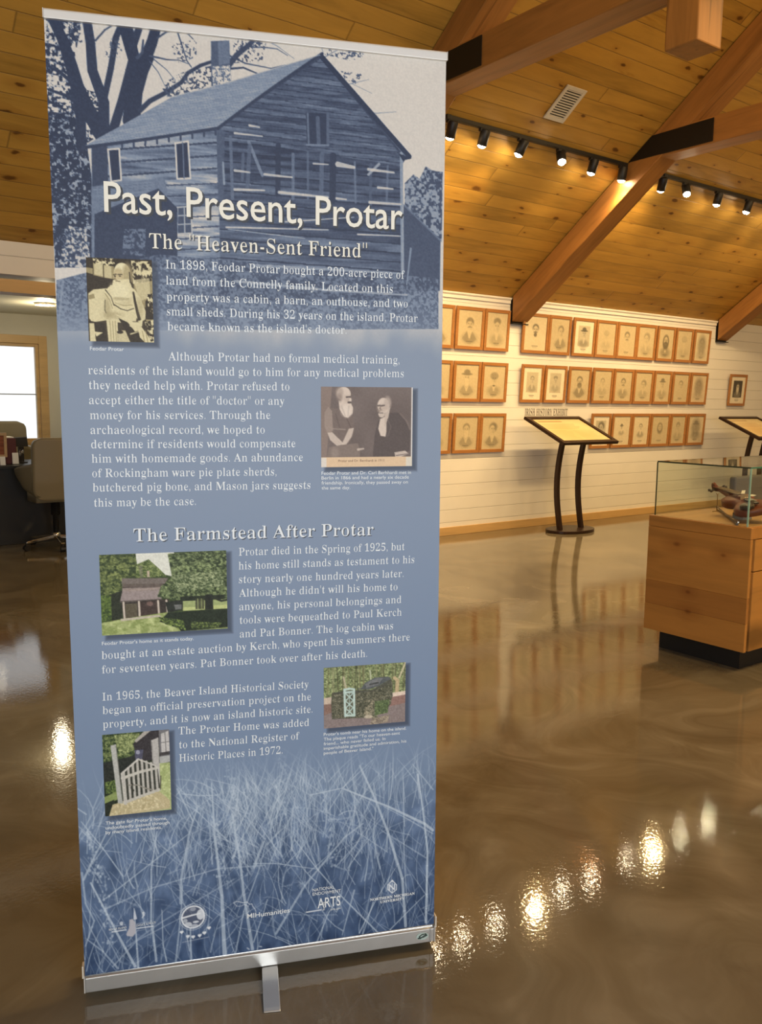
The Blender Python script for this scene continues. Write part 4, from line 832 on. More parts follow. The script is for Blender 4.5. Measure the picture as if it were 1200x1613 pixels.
mb.tube(sp,[.011-.0004*k for k in range(15)],8);mb.build('scroll',VARN,vi)
for k,(px,sy) in enumerate(((.505,1),(.52,-1),(.532,1),(.545,-1))):
    MB().tube([(px,-.018*sy,.02),(px,.035*sy,.02),(px,.045*sy,.02),(px,.052*sy,.02)],[.0035,.0035,.009,.007],8).build('peg',EBON,vi)
MB().prism([(-.022,.028),(.022,.028),(.018,.052),(.0,.060),(-.018,.052)],.186,.190,(1,2,0)).build('bridge',plain('maple_bridge',(.55,.36,.16),.5),vi)
MB().prism([(.04,-.010),(.155,-.020),(.155,.020),(.04,.010)],.036,.044,(0,1,2)).build('tailpiece',EBON,vi,bevel=.002)
mb=MB()
vs=[];fs=[];m_=16
for i,(z,k) in enumerate(((.026,.95),(.040,1.0),(.046,.85),(.043,.4))):
    for j in range(m_):
        a=2*math.pi*j/m_;vs.append((.045+.038*k*math.cos(a),.052+.038*k*math.sin(a),z))
for i in range(3):
    for j in range(m_):fs.append((i*m_+j,i*m_+(j+1)%m_,(i+1)*m_+(j+1)%m_,(i+1)*m_+j))
fs+=[tuple(range(m_-1,-1,-1)),tuple(3*m_+j for j in range(m_))]
mb.add(vs,fs,True).build('chin_rest',EBON,vi)
mb=MB()
for k in range(4):
    y=-.009+.006*k;mb.tube([(.14,y*1.1,.044),(.188,y*1.3,.060),(.49,y*.8,.039)],.0007,5)
mb.build('strings',M_CHROME,vi)
mb=MB();mb.tube([(.50,0,.004),(.50,0,-.10)],.003,8,mat=None)
vs_=thing('violin_rest','wire rest and foam wedge propping up the violin','stand',(4.500,2.815,.762))
MB().tube([(0,0,.002),(0,0,.094)],.0025,8).tube([(-.04,0,.003),(.04,0,.003)],.0025,8).tube([(-.012,0,.106),(0,0,.094),(.012,0,.106)],.002,6).build('wire',plain('brass_wire',(.32,.22,.10),.4,.6),vs_)
tg=tag(MB().box((0,0,0),(.062,.018,.0012)).build('paper_tag',M_PAPER),'white paper tag lying across the violin strings','paper tag')
tg.matrix_world=vm@Matrix.Translation((.205,-.006,.066))@Matrix.Rotation(rad(-28),4,'Z')
tg=tag(MB().box((0,0,0),(.034,.026,.0012)).build('paper_tag',M_PAPER),'small square paper tag at the violin tailpiece','paper tag')
tg.matrix_world=vm@Matrix.Translation((.125,-.016,.062))@Matrix.Rotation(rad(15),4,'Z')
MB().prism([(-.04,.0),(.05,.0),(.05,.036),(-.04,.036)],-.03,.03,(0,2,1)).build('wedge',plain('foam_wedge',(.25,.22,.18),.8),vs_,loc=(-.19,-.27,.001))
# bow
bw=thing('violin_bow','slim wooden violin bow lying in front of the violin','violin bow',(4.052,2.412,.764))
bd=Vector((4.625,2.895,.764))-Vector((4.052,2.412,.764));bw.rotation_euler=(0,0,math.atan2(bd.y,bd.x))
L=bd.length
MB().tube([(-.005,0,.018),(.10,0,.016),(L*.5,0,.007),(L*.85,0,.011),(L,0,.016)],[.006,.0058,.0052,.0046,.004],8).build('stick',timber('pernambuco',(.10,.04,.014),.3,False,.35,False,4),bw)
MB().prism([(.012,.0),(.055,.0),(.062,.014),(.012,.016)],-.006,.006,(0,2,1)).build('frog',EBON,bw,bevel=.001)
MB().prism([(L-.012,.001),(L+.006,.004),(L+.004,.018),(L-.008,.016)],-.004,.004,(0,2,1)).build('tip',EBON,bw)
MB().box((L*.53,0,.0025),(L*.90,.009,.001)).build('hair',plain('bow_hair',(.55,.48,.36),.6),bw)
MB().box((-.008,0,.017),(.010,.010,.010)).build('screw_button',plain('bow_silver',(.6,.58,.52),.25,.8),bw,bevel=.002)
pn=thing('grey_panel','grey felt panel standing upright behind the violin','panel',(4.98,2.83,.763))
MB().box((0,0,.098),(.62,.045,.190)).build('board',plain('grey_felt',(.115,.105,.095),.8,var=.1,scale=40),pn,bevel=.012,seg=3)
MB().box((0,0,.0015),(.60,.06,.003)).build('foot',plain('grey_foot',(.12,.11,.10),.7),pn)
# ------------------------------------------------------------ alcove furniture
desk=thing('desk','black office desk in the alcove by the window','desk',(1.85,8.86,0))
MB().box((0,0,.735),(2.5,.86,.03)).build('desktop',M_BLACK,desk,bevel=.004)
MB().box((0,-.36,.36),(2.44,.02,.715)).build('modesty_panel',M_BLACK,desk)
for sx in(-1,1):MB().box((sx*1.20,.03,.36),(.03,.76,.716)).build('side_panel',M_BLACK,desk)
def chair(loc,rz,label):
    o=thing('office_chair',label,'chair',loc,rz,'cream office chairs in the alcove')
    # shell: sits facing +y, back at y=-.25
    def shell(f0,f1,nu,nv,fn,name,th=.035):
        vs=[];fs=[];nu1=nu+1
        for side in(0,1):
            for j in range(nv+1):
                for i in range(nu1):vs.append(fn(i/nu,j/nv,side*th))
        K_=nu1*(nv+1)
        for j in range(nv):
            for i in range(nu):
                a=j*nu1+i;fs.append((a,a+1,a+nu1+1,a+nu1));b=a+K_;fs.append((b,b+nu1,b+nu1+1,b+1))
        for i in range(nu):
            fs.append((i,i+K_,i+1+K_,i+1));a=nv*nu1+i;fs.append((a,a+1,a+1+K_,a+K_))
        for j in range(nv):
            a=j*nu1;fs.append((a,a+nu1,a+nu1+K_,a+K_));a=j*nu1+nu;fs.append((a,a+K_,a+nu1+K_,a+nu1))
        return MB().add(vs,fs,True).build(name,M_LEATH,o)
    def back(u,v,d):
        z=.46+v*.57
        hw_=.235
        # rounded top corners
        r=.075
        zt=z-(1.03-r)
        if zt>0:hw_-=r-math.sqrt(max(0,r*r-zt*zt))
        zb=(.46+.12)-z
        if zb>0:hw_-=(.12-math.sqrt(max(0,.0144-zb*zb)))*.9
        x=(u*2-1)*hw_
        y=-.27-.05*v+ .55*x*x+.10*max(0,.3-v)
        return (x,y+d,z)
    shell(0,1,20,22,back,'backrest',.07)
    def seat(u,v,d):
        x=(u*2-1)*.20;y=-.20+v*.42
        return (x,y,.445+d-.02*v+.012*math.cos(u*math.pi*2)*0)
    shell(0,1,10,10,seat,'seat',.085)
    for sx in(-1,1):
        def arm(u,v,d,sx=sx):
            # from the back side forward, bulging outwards
            y=-.235+u*.42
            bulge=.235+.075*math.sin(min(1,u*1.6)*math.pi/2)
            top=.80-.07*u
            low=.50+.12*u
            z=low+(top-low)*v
            x=(bulge-.035*(1-v)**2)
            return (sx*(x-d),y,z)
        shell(0,1,14,10,arm,'armrest',.055)
    MB().lathe([(.026,.14),(.026,.30),(.040,.31),(.040,.43),(.10,.435),(.10,.446)],20).build('gas_lift',M_BLACK,o)
    MB().lathe([(.030,.075),(.040,.08),(.040,.135),(.028,.15)],20).build('hub',M_CHROME,o)
    for k in range(5):
        a=rad(72*k+rz_off);dx,dy=math.cos(a),math.sin(a)
        q=Matrix.Rotation(a,4,'Z')
        lg=MB().prism([(.02,.125),(.29,.088),(.30,.075),(.29,.066),(.02,.090)],-.016,.016,(0,2,1)).build('leg',M_CHROME,o,bevel=.004);lg.matrix_local=q
        MB().prism([(.292+.027*math.cos(t_),.028+.027*math.sin(t_)) for t_ in np.linspace(0,6.283,17)[:-1]],-.020,.020,(0,2,1)).tube([(.292,0,.03),(.292,0,.072)],.007,8).build('caster',M_BLACK,lg)
    return o
rz_off=196
chair((2.22,8.12,0),rad(-3),'cream leather swivel chair with its back to us')
rz_off=20
c2_=chair((2.14,9.50,0),rad(184),'cream leather swivel chair across the desk, in front of the window')
c2_.scale=(1.12,1.0,1.10)
# things on the desk
ZD=.75
fr=thing('picture_frame','wood-framed reddish picture standing on the desk at the left photo edge','picture frame',(1.80,8.62,ZD+.072))
mb=MB();
for pl in ([(-.13,0),(.13,0),(.105,.025),(-.105,.025)],[(-.13,.23),(-.105,.205),(.105,.205),(.13,.23)],[(-.13,0),(-.105,.025),(-.105,.205),(-.13,.23)],[(.13,0),(.13,.23),(.105,.205),(.105,.025)]):mb.prism(pl,-.02,.02,(0,2,1))
mb.build('frame',timber('pale_frame',(.50,.33,.17),.2,False,.5,False,3),fr)
cc=Canvas(1,1,30,26,(120,62,36));cc.rows([(0,0),(1,0),(1,1),(0,1)],(110,52,28),(170,104,66),.25,0);cc.mesh('picture',.212,.182,M_SKETCH,fr,(0,-.010,.024))
MB().box((0,.0,.115),(.20,.006,.18)).build('backing',M_BLACK,fr)
bx=tag(MB().box((0,0,.035),(.22,.14,.07)).build('black_box',M_BLACK,bevel=.005,loc=(1.775,8.62,ZD+.001)),'black box under the wood-framed picture on the desk','box')
bd_=thing('ring_binder','dark red ring binder standing upright on the desk','binder',(1.975,8.77,ZD))
MB().prism([(-.072,.001),(.070,.001),(.062,.30),(.046,.31),(-.064,.31)],-.10,.10,(0,2,1)).build('cover',plain('dark_red_cloth',(.085,.012,.014),.6,var=.2),bd_,bevel=.004)
MB().box((-.003,0,.318),(.09,.18,.012)).build('pages',M_PAPER,bd_)
ds=thing('card_display','small black card display on a stand behind the binder','display',(2.10,8.80,ZD))
MB().prism([(-.058,.185),(.068,.185),(.060,.295),(-.062,.287)],-.012,.012,(0,2,1)).build('panel',M_BLACK,ds,bevel=.003)
MB().box((0,.0,.10),(.05,.03,.17)).build('post',M_STEEL,ds)
MB().box((0,0,.008),(.10,.09,.014)).build('base',M_STEEL,ds,bevel=.003)
mb=MB()
for k in range(5):
    pts=[(.012*math.cos(t_+k)*1.6,-.022+.004*k,.10+.025*k*.6+.02*math.sin(t_*1.3+k)) for t_ in np.linspace(0,6.28,20)]
    mb.tube(pts,.002,6)
mb.build('chain',M_CHROME,ds)
for x,y,w_,h_,lab in ((1.865,8.50,.045,.085,'white card standing between the black box and the binder'),(2.01,8.64,.055,.11,'white card standing between the binder and the card display')):
    o=thing('card_holder',lab,'card',(x,y,ZD),0)
    MB().prism([(-.01,.002),(.012,.002),(.004,h_),(0,h_)],-w_/2,w_/2,(1,2,0)).build('card',plain('bright_card',(.86,.86,.82),.6,var=.02),o)
    MB().box((0,.002,.003),(w_+.01,.04,.004)).build('base',M_BLACK,o)
bd_.scale=(.85,1,.80);ds.scale=(1,1,.86)
# ------------------------------------------------------------ roll-up banner
def duo(v):
    v=np.clip(v,0,1);xs=[0,.15,.35,.55,.8,1]
    cols=np.array([(38,46,66),(52,62,86),(88,101,125),(132,146,166),(202,196,188),(236,228,216)],float)
    return np.stack([np.interp(v,xs,cols[:,i]) for i in range(3)],-1)
BW,BH=840,2070
def banner_canvas():
    c=Canvas(BW,BH,561,1381,(.86,))
    c.a+=((vnoise(c.ny,c.nx,160,120,3,2)-.5)*.06)[...,None]
    def run(ops):
        for q in ops:
            if q[0]=='P':c.poly(q[3],(q[1],),q[2])
            elif q[0]=='S':c.stroke(q[5],q[3],q[4],(q[1],),q[2])
            elif q[0]=='F':
                th=q[3];th=1-th if q[2]>=.9 else th
                if q[2]>=.9:
                    # sparse leaves: darken only where the leaf noise is low
                    r=c.mask(q[6])
                    if r:
                        c.seed+=1;sl,m=r;n=vnoise(m.shape[0],m.shape[1],max(1.5,q[4]*.7*c.ky),max(1.5,q[4]*.7*c.kx),c.seed,3)
                        kq=np.quantile(n,th);k=np.clip((kq-n)/.05+.5,0,1);c.put(sl,m*k,(q[1],),q[5])
                else:c.foliage(q[6],(q[1],),(q[2],),th,q[4]*.62,q[5])
            elif q[0]=='K':c.rows(q[5],(q[1],),(q[2],),q[3],{0.0:.03,.02:.04,-.055:-.14,-.02:-.10,-.06:-.15,-.16:-.26}.get(q[7],q[7]),q[4])
    run(ART[:N_TOP])
    L=c.a[...,0];t=np.linspace(0,BH,c.ny)[:,None];s=np.linspace(0,BW,c.nx)[None,:]
    L=L+(vnoise(c.ny,c.nx,2,2,77,2)-.5)*.10
    rgb=duo(L)
    flat=np.stack([np.interp(t,[0,600,1000,1500,2070],[v0,v1,v2,v3,v4])+0*s for v0,v1,v2,v3,v4 in ((130,138,134,124,116),(142,151,149,142,137),(160,170,171,168,164))],-1)
    edge=vnoise(c.ny,c.nx,60,40,5,3)*60
    k=np.clip((t+edge-560)/130,0,1);k=(k*k*(3-2*k))[...,None]
    rgb=rgb*(1-k)+flat*k
    # grass
    g=Canvas(BW,BH,561,1381,(0.,));rg=random.Random(11)
    n=vnoise(c.ny,c.nx,26,16,21,4)
    def blade(s0,t0,ang,L_,w,al,bend):
        pts=[];x,y,a=s0,t0,ang
        for i in range(6):
            pts.append((x,y));x+=math.sin(a)*L_/5;y-=math.cos(a)*L_/5;a+=bend/5
        g.stroke(pts,w,w*.35,(rg.uniform(.55,1),),al)
    for i in range(980):
        s0=rg.uniform(-20,860);t0=rg.uniform(1650,2120)
        if rg.random()<.45:s0=rg.gauss(430,150);t0=rg.uniform(1660,1880)
        if 50<s0<215 and t0<1700:continue
        blade(s0,t0,rg.gauss(0,.45),rg.uniform(50,190),rg.uniform(1.4,3.4),rg.uniform(.28,.62),rg.gauss(0,.5))
    for i in range(160):
        s0=rg.uniform(-20,860);t0=rg.uniform(1700,2100);blade(s0,t0,rg.gauss(0,.9),rg.uniform(20,60),rg.uniform(3,6),rg.uniform(.15,.3),rg.gauss(0,1.2))
    # seed heads
    for (x,y,h_,w_) in ((330,1640,220,34),(340,1760,240,30),(455,1650,180,40),(300,1800,170,24),(40,1900,200,30),(560,1780,200,22),(20,1780,120,20)):
        for i in range(70):
            q=rg.random();g.ell(x+rg.gauss(0,w_*.4)*(.4+.6*q)+q*20,y-h_/2+q*h_,rg.uniform(1.6,3.2),rg.uniform(2,4.5),(rg.uniform(.6,1),),rg.uniform(.2,.6))
    for q in ART[N_TOP:]:g.stroke(q[5],q[3],q[4],(rg.uniform(.75,1),),q[2]*.85)
    G=g.a[...,0]
    gk=np.clip((t+(n-.5)*120-1590)/190,0,1);gk=gk*gk*(3-2*gk)
    dark=np.stack([np.interp(t,[1600,1750,1950,2070],v)+0*s for v in ((120,94,76,60),(138,114,96,80),(160,144,128,112))],-1)
    dark=dark+((n-.5)*70)[...,None]*np.array([.9,.95,1.0])
    base=rgb*(1-gk[...,None])+dark*gk[...,None]
    Gm=np.clip(G*np.clip((t-1560)/90,0,1),0,1)[...,None]
    rgb=base*(1-Gm)+np.array((204,216,226.))*Gm
    c.a=rgb
    # printed drop shadows of the inset pictures
    for (s0,t0,s1,t1) in PHOTO.values():
        for k_ in range(5):
            c.poly([(s0+6-k_*1.6+6,t0+8-k_*1.6),(s1+4+k_*1.8+2,t0+8-k_*1.6),(s1+4+k_*1.8+2,t1+4+k_*1.8+2),(s0+6-k_*1.6+6,t1+4+k_*1.8+2)],(62,70,86),.26)
    wht=(228,232,236)
    # emblems along the bottom
    X=lambda x,y:(48.6+1.4*(x-165),1942.3+.21*(x-165)+1.56*(y-1450))
    c.poly([X(204,1447),X(209,1446),X(213,1452),X(213,1468),X(208,1474),X(199,1473),X(198,1470),X(203,1460)],(186,184,190),.95)
    c.poly([X(210,1447),X(211,1437),X(212.5,1430),X(214,1437),X(216,1446)],(206,212,222),.9)
    c.stroke([X(226,1436),X(227,1440),X(224,1444)],5,2,wht,.8)
    c.stroke([X(176,1466.5),X(198,1463)],2.5,2.5,wht,.9);c.stroke([X(215,1461),X(241,1457.5)],2.5,2.5,wht,.9);c.stroke([X(172,1458.5),X(197,1455)],1.5,1.5,wht,.4);c.stroke([X(215,1453.5),X(238,1450)],1.5,1.5,wht,.5);c.stroke([X(216,1465),X(228,1462.5)],1.5,1.5,wht,.4)
    c.ell(*X(191,1453),4,5,wht,.7)
    cx_,cy_=X(306,1443)
    c.ell(cx_,cy_,26,28,(92,92,104),.55)
    for r_,w_,al in ((26,3.4,.95),(31,2.2,.45)):
        c.stroke([(cx_+r_*math.cos(a),cy_+r_*1.05*math.sin(a)) for a in np.linspace(0,6.2832,37)],w_,w_,wht,al)
    c.stroke([(cx_-24,cy_-1),(cx_-2,cy_-5),(cx_+16,cy_-7)],4.5,3.5,wht,.95);c.ell(cx_+17,cy_-4,9,13,wht,.85);c.ell(cx_-12,cy_+17,9,6,wht,.75);c.ell(cx_+6,cy_+13,7,3,wht,.8);c.ell(cx_-18,cy_+7,5,5,wht,.6);c.ell(cx_,cy_-20,7,5,wht,.45);c.ell(cx_+2,cy_+22,9,4,wht,.6)
    for dx,dy in ((-27,27),(-13,40),(-1,43),(14,42),(25,37),(36,26)):
        x,y=cx_+dx,cy_+dy+6
        c.ell(x-1.8,y,2.6,2.8,wht,.9);c.ell(x+1.8,y,2.6,2.8,wht,.9);c.poly([(x-4.2,y+.6),(x+4.2,y+.6),(x,y+6.5)],wht,.9);c.stroke([(x,y-3),(x,y-18)],1,1,wht,.35)
    c.stroke([(cx_-26,cy_+60),(cx_+34,cy_+56)],1.6,1.6,wht,.5)
    X2=lambda x,y:(380.3+1.37*(x-395),1950.4+.21*(x-395)+1.56*(y-1425))
    c.stroke([X2(366,1422),X2(371,1419),X2(376,1420),X2(382,1421.5),X2(389,1420),X2(393,1424),X2(397,1423),X2(399,1428),X2(402,1431),X2(404,1436)],1.8,1.8,wht,.7)
    c.stroke([X2(366,1422),X2(371,1427),X2(378,1427),X2(384,1424),X2(391,1427)],1.6,1.6,wht,.6);c.stroke([X2(390,1427),X2(392,1432),X2(391,1436)],1.6,1.6,wht,.5)
    X3=lambda x,y:(729.4+1.36*(x-618),1957.6+.20*(x-618)+1.55*(y-1400))
    c.stroke([X3(618,1386),X3(626,1394),X3(626,1402),X3(618,1408),X3(610,1402),X3(610,1394),X3(618,1386)],2.4,2.4,wht,.95)
    c.stroke([X3(613,1403),X3(613,1394),X3(622,1402),X3(622,1393)],3,3,wht,1);c.stroke([X3(618,1408),X3(618,1391)],2.2,2.2,wht,.9)
    c.poly([X3(616,1389),X3(618,1385),X3(620,1389)],wht)
    c.stroke([X2(493,1436.5),X2(519,1432.5)],3,3,wht,.95)
    c.stroke([X2(388,1496),X2(391,1498)],3,3,wht,.6);c.stroke([X2(409,1493.5),X2(413,1494)],3,3,wht,.6)
    return c
def photo_man():
    lt,dk,md=(222,210,166),(58,49,36),(160,146,106)
    c=Canvas(1,1,110,143,(70,60,44));P=c.poly
    P([(0,0),(1,0),(1,.22),(0,.22)],dk)
    P([(.11,.06),(.42,.05),(.42,.25),(.11,.22)],md);P([(.12,.08),(.25,.07),(.25,.22),(.12,.2)],lt,.8);P([(.27,.08),(.38,.08),(.38,.24),(.27,.23)],lt,.7);P([(0,.12),(.10,.13),(.10,.2),(0,.18)],md)
    c.stroke([(.26,.05),(.26,.25)],.012,.012,dk);c.foliage([(.1,.0),(.45,0),(.42,.1),(.12,.07)],dk,lt,.6,.03)
    P([(0,.19),(.40,.26),(.42,.34),(.05,.47),(0,.47)],dk)
    P([(.68,.12),(1,.05),(1,.55),(.75,.6)],md);c.foliage([(.68,.02),(1,.02),(1,.25),(.7,.3)],dk,lt,.5,.05);P([(.70,.25),(.95,.22),(.96,.45),(.80,.5)],lt,.7);P([(.88,.5),(1,.40),(1,.75),(.88,.7)],dk);c.foliage([(.9,.42),(1,.4),(1,.65),(.92,.6)],dk,lt,.7,.03)
    P([(.02,.43),(.10,.38),(.30,.36),(.30,.74),(.06,.77),(.02,.72)],lt);P([(.02,.45),(.10,.43),(.12,.48),(.03,.5)],md)
    P([(0,.75),(.25,.78),(.28,1),(0,1)],dk);P([(.02,.78),(.09,.78),(.11,1),(.02,1)],lt);P([(.09,.88),(.22,.89),(.12,.94)],lt)
    # body
    P([(.26,.40),(.36,.32),(.62,.31),(.72,.36),(.80,.45),(.88,.62),(.87,.72),(.78,.76),(.74,.70),(.72,.78),(.40,.76),(.28,.70),(.24,.55)],lt)
    c.stroke([(.28,.38),(.36,.46),(.40,.56)],.016,.012,dk);c.stroke([(.27,.42),(.34,.50),(.38,.60)],.012,.008,md);c.stroke([(.70,.40),(.72,.5),(.75,.62),(.78,.72)],.03,.05,dk);c.stroke([(.27,.5),(.26,.62),(.28,.66)],.012,.012,dk)
    c.stroke([(.40,.55),(.50,.60),(.60,.62),(.70,.59)],.014,.012,dk);c.stroke([(.42,.53),(.55,.56),(.68,.55)],.01,.01,md);c.ell(.52,.47,.12,.02,md,.8)
    # legs
    P([(.27,.66),(.45,.66),(.44,1),(.30,1)],lt);c.ell(.38,.68,.14,.04,md,.5,0,.5);c.ell(.30,.60,.05,.12,md,.5,0,.5);c.ell(.80,.58,.05,.12,md,.4,0,.5);c.ell(.55,.5,.12,.05,md,.35,0,.5);P([(.40,.66),(.72,.74),(.80,.80),(.98,1),(.80,1),(.66,.84),(.52,.72)],lt)
    P([(.46,.71),(.60,.76),(.70,.86),(.72,1),(.64,1),(.56,.86)],dk);P([(.45,.86),(.56,.86),(.63,1),(.44,1)],lt,.9);c.ell(.48,.88,.05,.02,dk);P([(.66,.88),(.76,.86),(.78,.94),(.86,1),(.70,1)],dk)
    for x in(.33,.37,.41):c.stroke([(x,.75),(x+.01,1)],.01,.01,md)
    for x in(.82,.87):c.stroke([(x,.86),(x+.03,1)],.012,.012,md)
    P([(.70,.76),(.83,.72),(.82,.80),(.70,.84),(.62,.80)],lt);c.stroke([(.68,.75),(.76,.75)],.01,.01,dk);c.stroke([(.64,.90),(.76,.87)],.02,.01,lt)
    P([(.88,.72),(1,.72),(1,1),(.92,.9)],md);c.foliage([(.86,.75),(1,.72),(1,1),(.95,1)],dk,lt,.5,.03)
    # head and beard
    c.ell(.54,.17,.125,.12,(232,222,180));c.ell(.62,.2,.075,.14,(176,160,118),.85,0,.3);c.ell(.48,.20,.075,.085,(198,180,136),.9,0,.2);c.ell(.44,.235,.022,.03,(206,190,146));P([(.40,.26),(.64,.24),(.68,.34),(.66,.46),(.52,.48),(.40,.44),(.38,.34)],lt)
    c.ell(.50,.40,.15,.12,(236,226,184),.8,0,.4);c.ell(.50,.48,.10,.02,md,.5,0,.5);c.stroke([(.41,.195),(.45,.188)],.014,.014,dk);c.ell(.43,.212,.016,.010,dk);c.stroke([(.475,.192),(.535,.19)],.014,.014,dk);c.ell(.505,.210,.018,.009,(96,82,60));c.stroke([(.435,.215),(.425,.245),(.445,.25)],.012,.010,(120,104,76));c.stroke([(.44,.268),(.50,.272)],.014,.012,(110,94,68));c.stroke([(.65,.16),(.66,.28),(.68,.3)],.016,.02,dk)
    c.grain(26);return c
def photo_two():
    bgc,lt,dk=(112,98,92),(216,198,182),(82,70,66)
    c=Canvas(1,1,150,127,bgc);P=c.poly
    c.a+=((vnoise(127,150,60,60,4,2)-.5)*26)[...,None];P([(0,0),(.12,0),(.06,.88),(0,.88)],(150,130,118),.7)
    P([(.05,.30),(.10,.26),(.18,.27),(.30,.30),(.35,.38),(.36,.55),(.30,.70),(.14,.72),(.05,.52)],(120,104,96));P([(.04,.32),(.08,.25),(.12,.30),(.13,.55),(.07,.57),(.04,.5)],(160,142,130),.9)
    P([(.07,.57),(.12,.56),(.24,.70),(.28,.78),(.26,.83),(.22,.78),(.10,.66)],lt,.85);P([(.30,.52),(.355,.51),(.33,.62),(.27,.72),(.25,.78),(.22,.72)],lt,.85);c.ell(.26,.80,.03,.035,lt,.9)
    P([(.09,.75),(.22,.72),(.40,.70),(.42,.80),(.42,.88),(.06,.88)],(132,116,106));c.ell(.15,.82,.04,.07,(160,144,132),.6,0,.4);c.stroke([(.40,.78),(.46,.77)],.025,.015,lt,.8)
    c.stroke([(.13,.52),(.26,.53)],.012,.012,(160,144,132),.8)
    c.ell(.245,.09,.075,.085,lt);c.ell(.20,.08,.04,.07,(176,158,144),.8,0,.3);P([(.19,.17),(.31,.17),(.345,.26),(.34,.33),(.29,.385),(.25,.37),(.20,.28)],lt);c.ell(.275,.3,.055,.07,(228,212,196),.8,0,.4)
    c.ell(.28,.15,.04,.05,(196,176,160),.8,0,.4);c.ell(.20,.14,.03,.05,(140,122,112),.6,0,.4);c.ell(.315,.165,.014,.025,lt);c.stroke([(.22,.24),(.26,.36)],.02,.01,(196,180,166),.7);c.stroke([(.30,.24),(.29,.36)],.015,.01,(196,180,166),.7);c.stroke([(.16,.34),(.20,.5)],.012,.012,(98,84,78),.8);c.stroke([(.28,.4),(.32,.5)],.012,.012,(98,84,78),.8);c.stroke([(.275,.13),(.315,.125)],.016,.014,dk);c.stroke([(.295,.195),(.315,.195)],.02,.02,dk)
    # second man
    P([(.62,.42),(.72,.32),(.84,.32),(.92,.42),(.98,.55),(.97,.80),(.80,.88),(.56,.88),(.58,.60)],(86,74,70),.85);c.stroke([(.86,.33),(.93,.42),(.97,.53)],.016,.016,(128,112,104),.7)
    P([(.64,.40),(.71,.36),(.71,.55),(.70,.62),(.645,.61),(.62,.52)],lt);P([(.69,.30),(.75,.25),(.73,.38),(.69,.5)],(200,182,166))
    c.ell(.675,.23,.065,.095,lt);c.ell(.72,.20,.04,.08,(190,172,158),.8,0,.3);c.ell(.66,.26,.05,.05,(188,168,152),.7,0,.4);c.stroke([(.645,.24),(.635,.275),(.65,.28)],.012,.012,(140,122,112));c.stroke([(.72,.40),(.76,.50),(.72,.62)],.012,.012,(116,102,96),.6);c.stroke([(.615,.235),(.64,.23)],.014,.012,dk);c.stroke([(.655,.235),(.685,.23)],.014,.012,dk);c.stroke([(.62,.30),(.66,.305)],.02,.016,(150,132,120));c.ell(.655,.34,.035,.04,(206,188,172));c.stroke([(.63,.325),(.67,.325)],.01,.01,dk,.7)
    P([(.80,.82),(.92,.80),(.96,.84),(.86,.88),(.81,.88)],lt,.9);c.stroke([(.82,.86),(.95,.84)],.012,.01,dk,.6)
    P([(0,.875),(1,.875),(1,1),(0,1)],(228,196,158));P([(0,.88),(.06,.88),(.06,1),(0,1)],(228,218,204));P([(.93,.88),(1,.88),(1,1),(.93,1)],(224,214,196));P([(.985,0),(1,0),(1,.88),(.985,.88)],(236,230,224))
    c.grain(12);return c
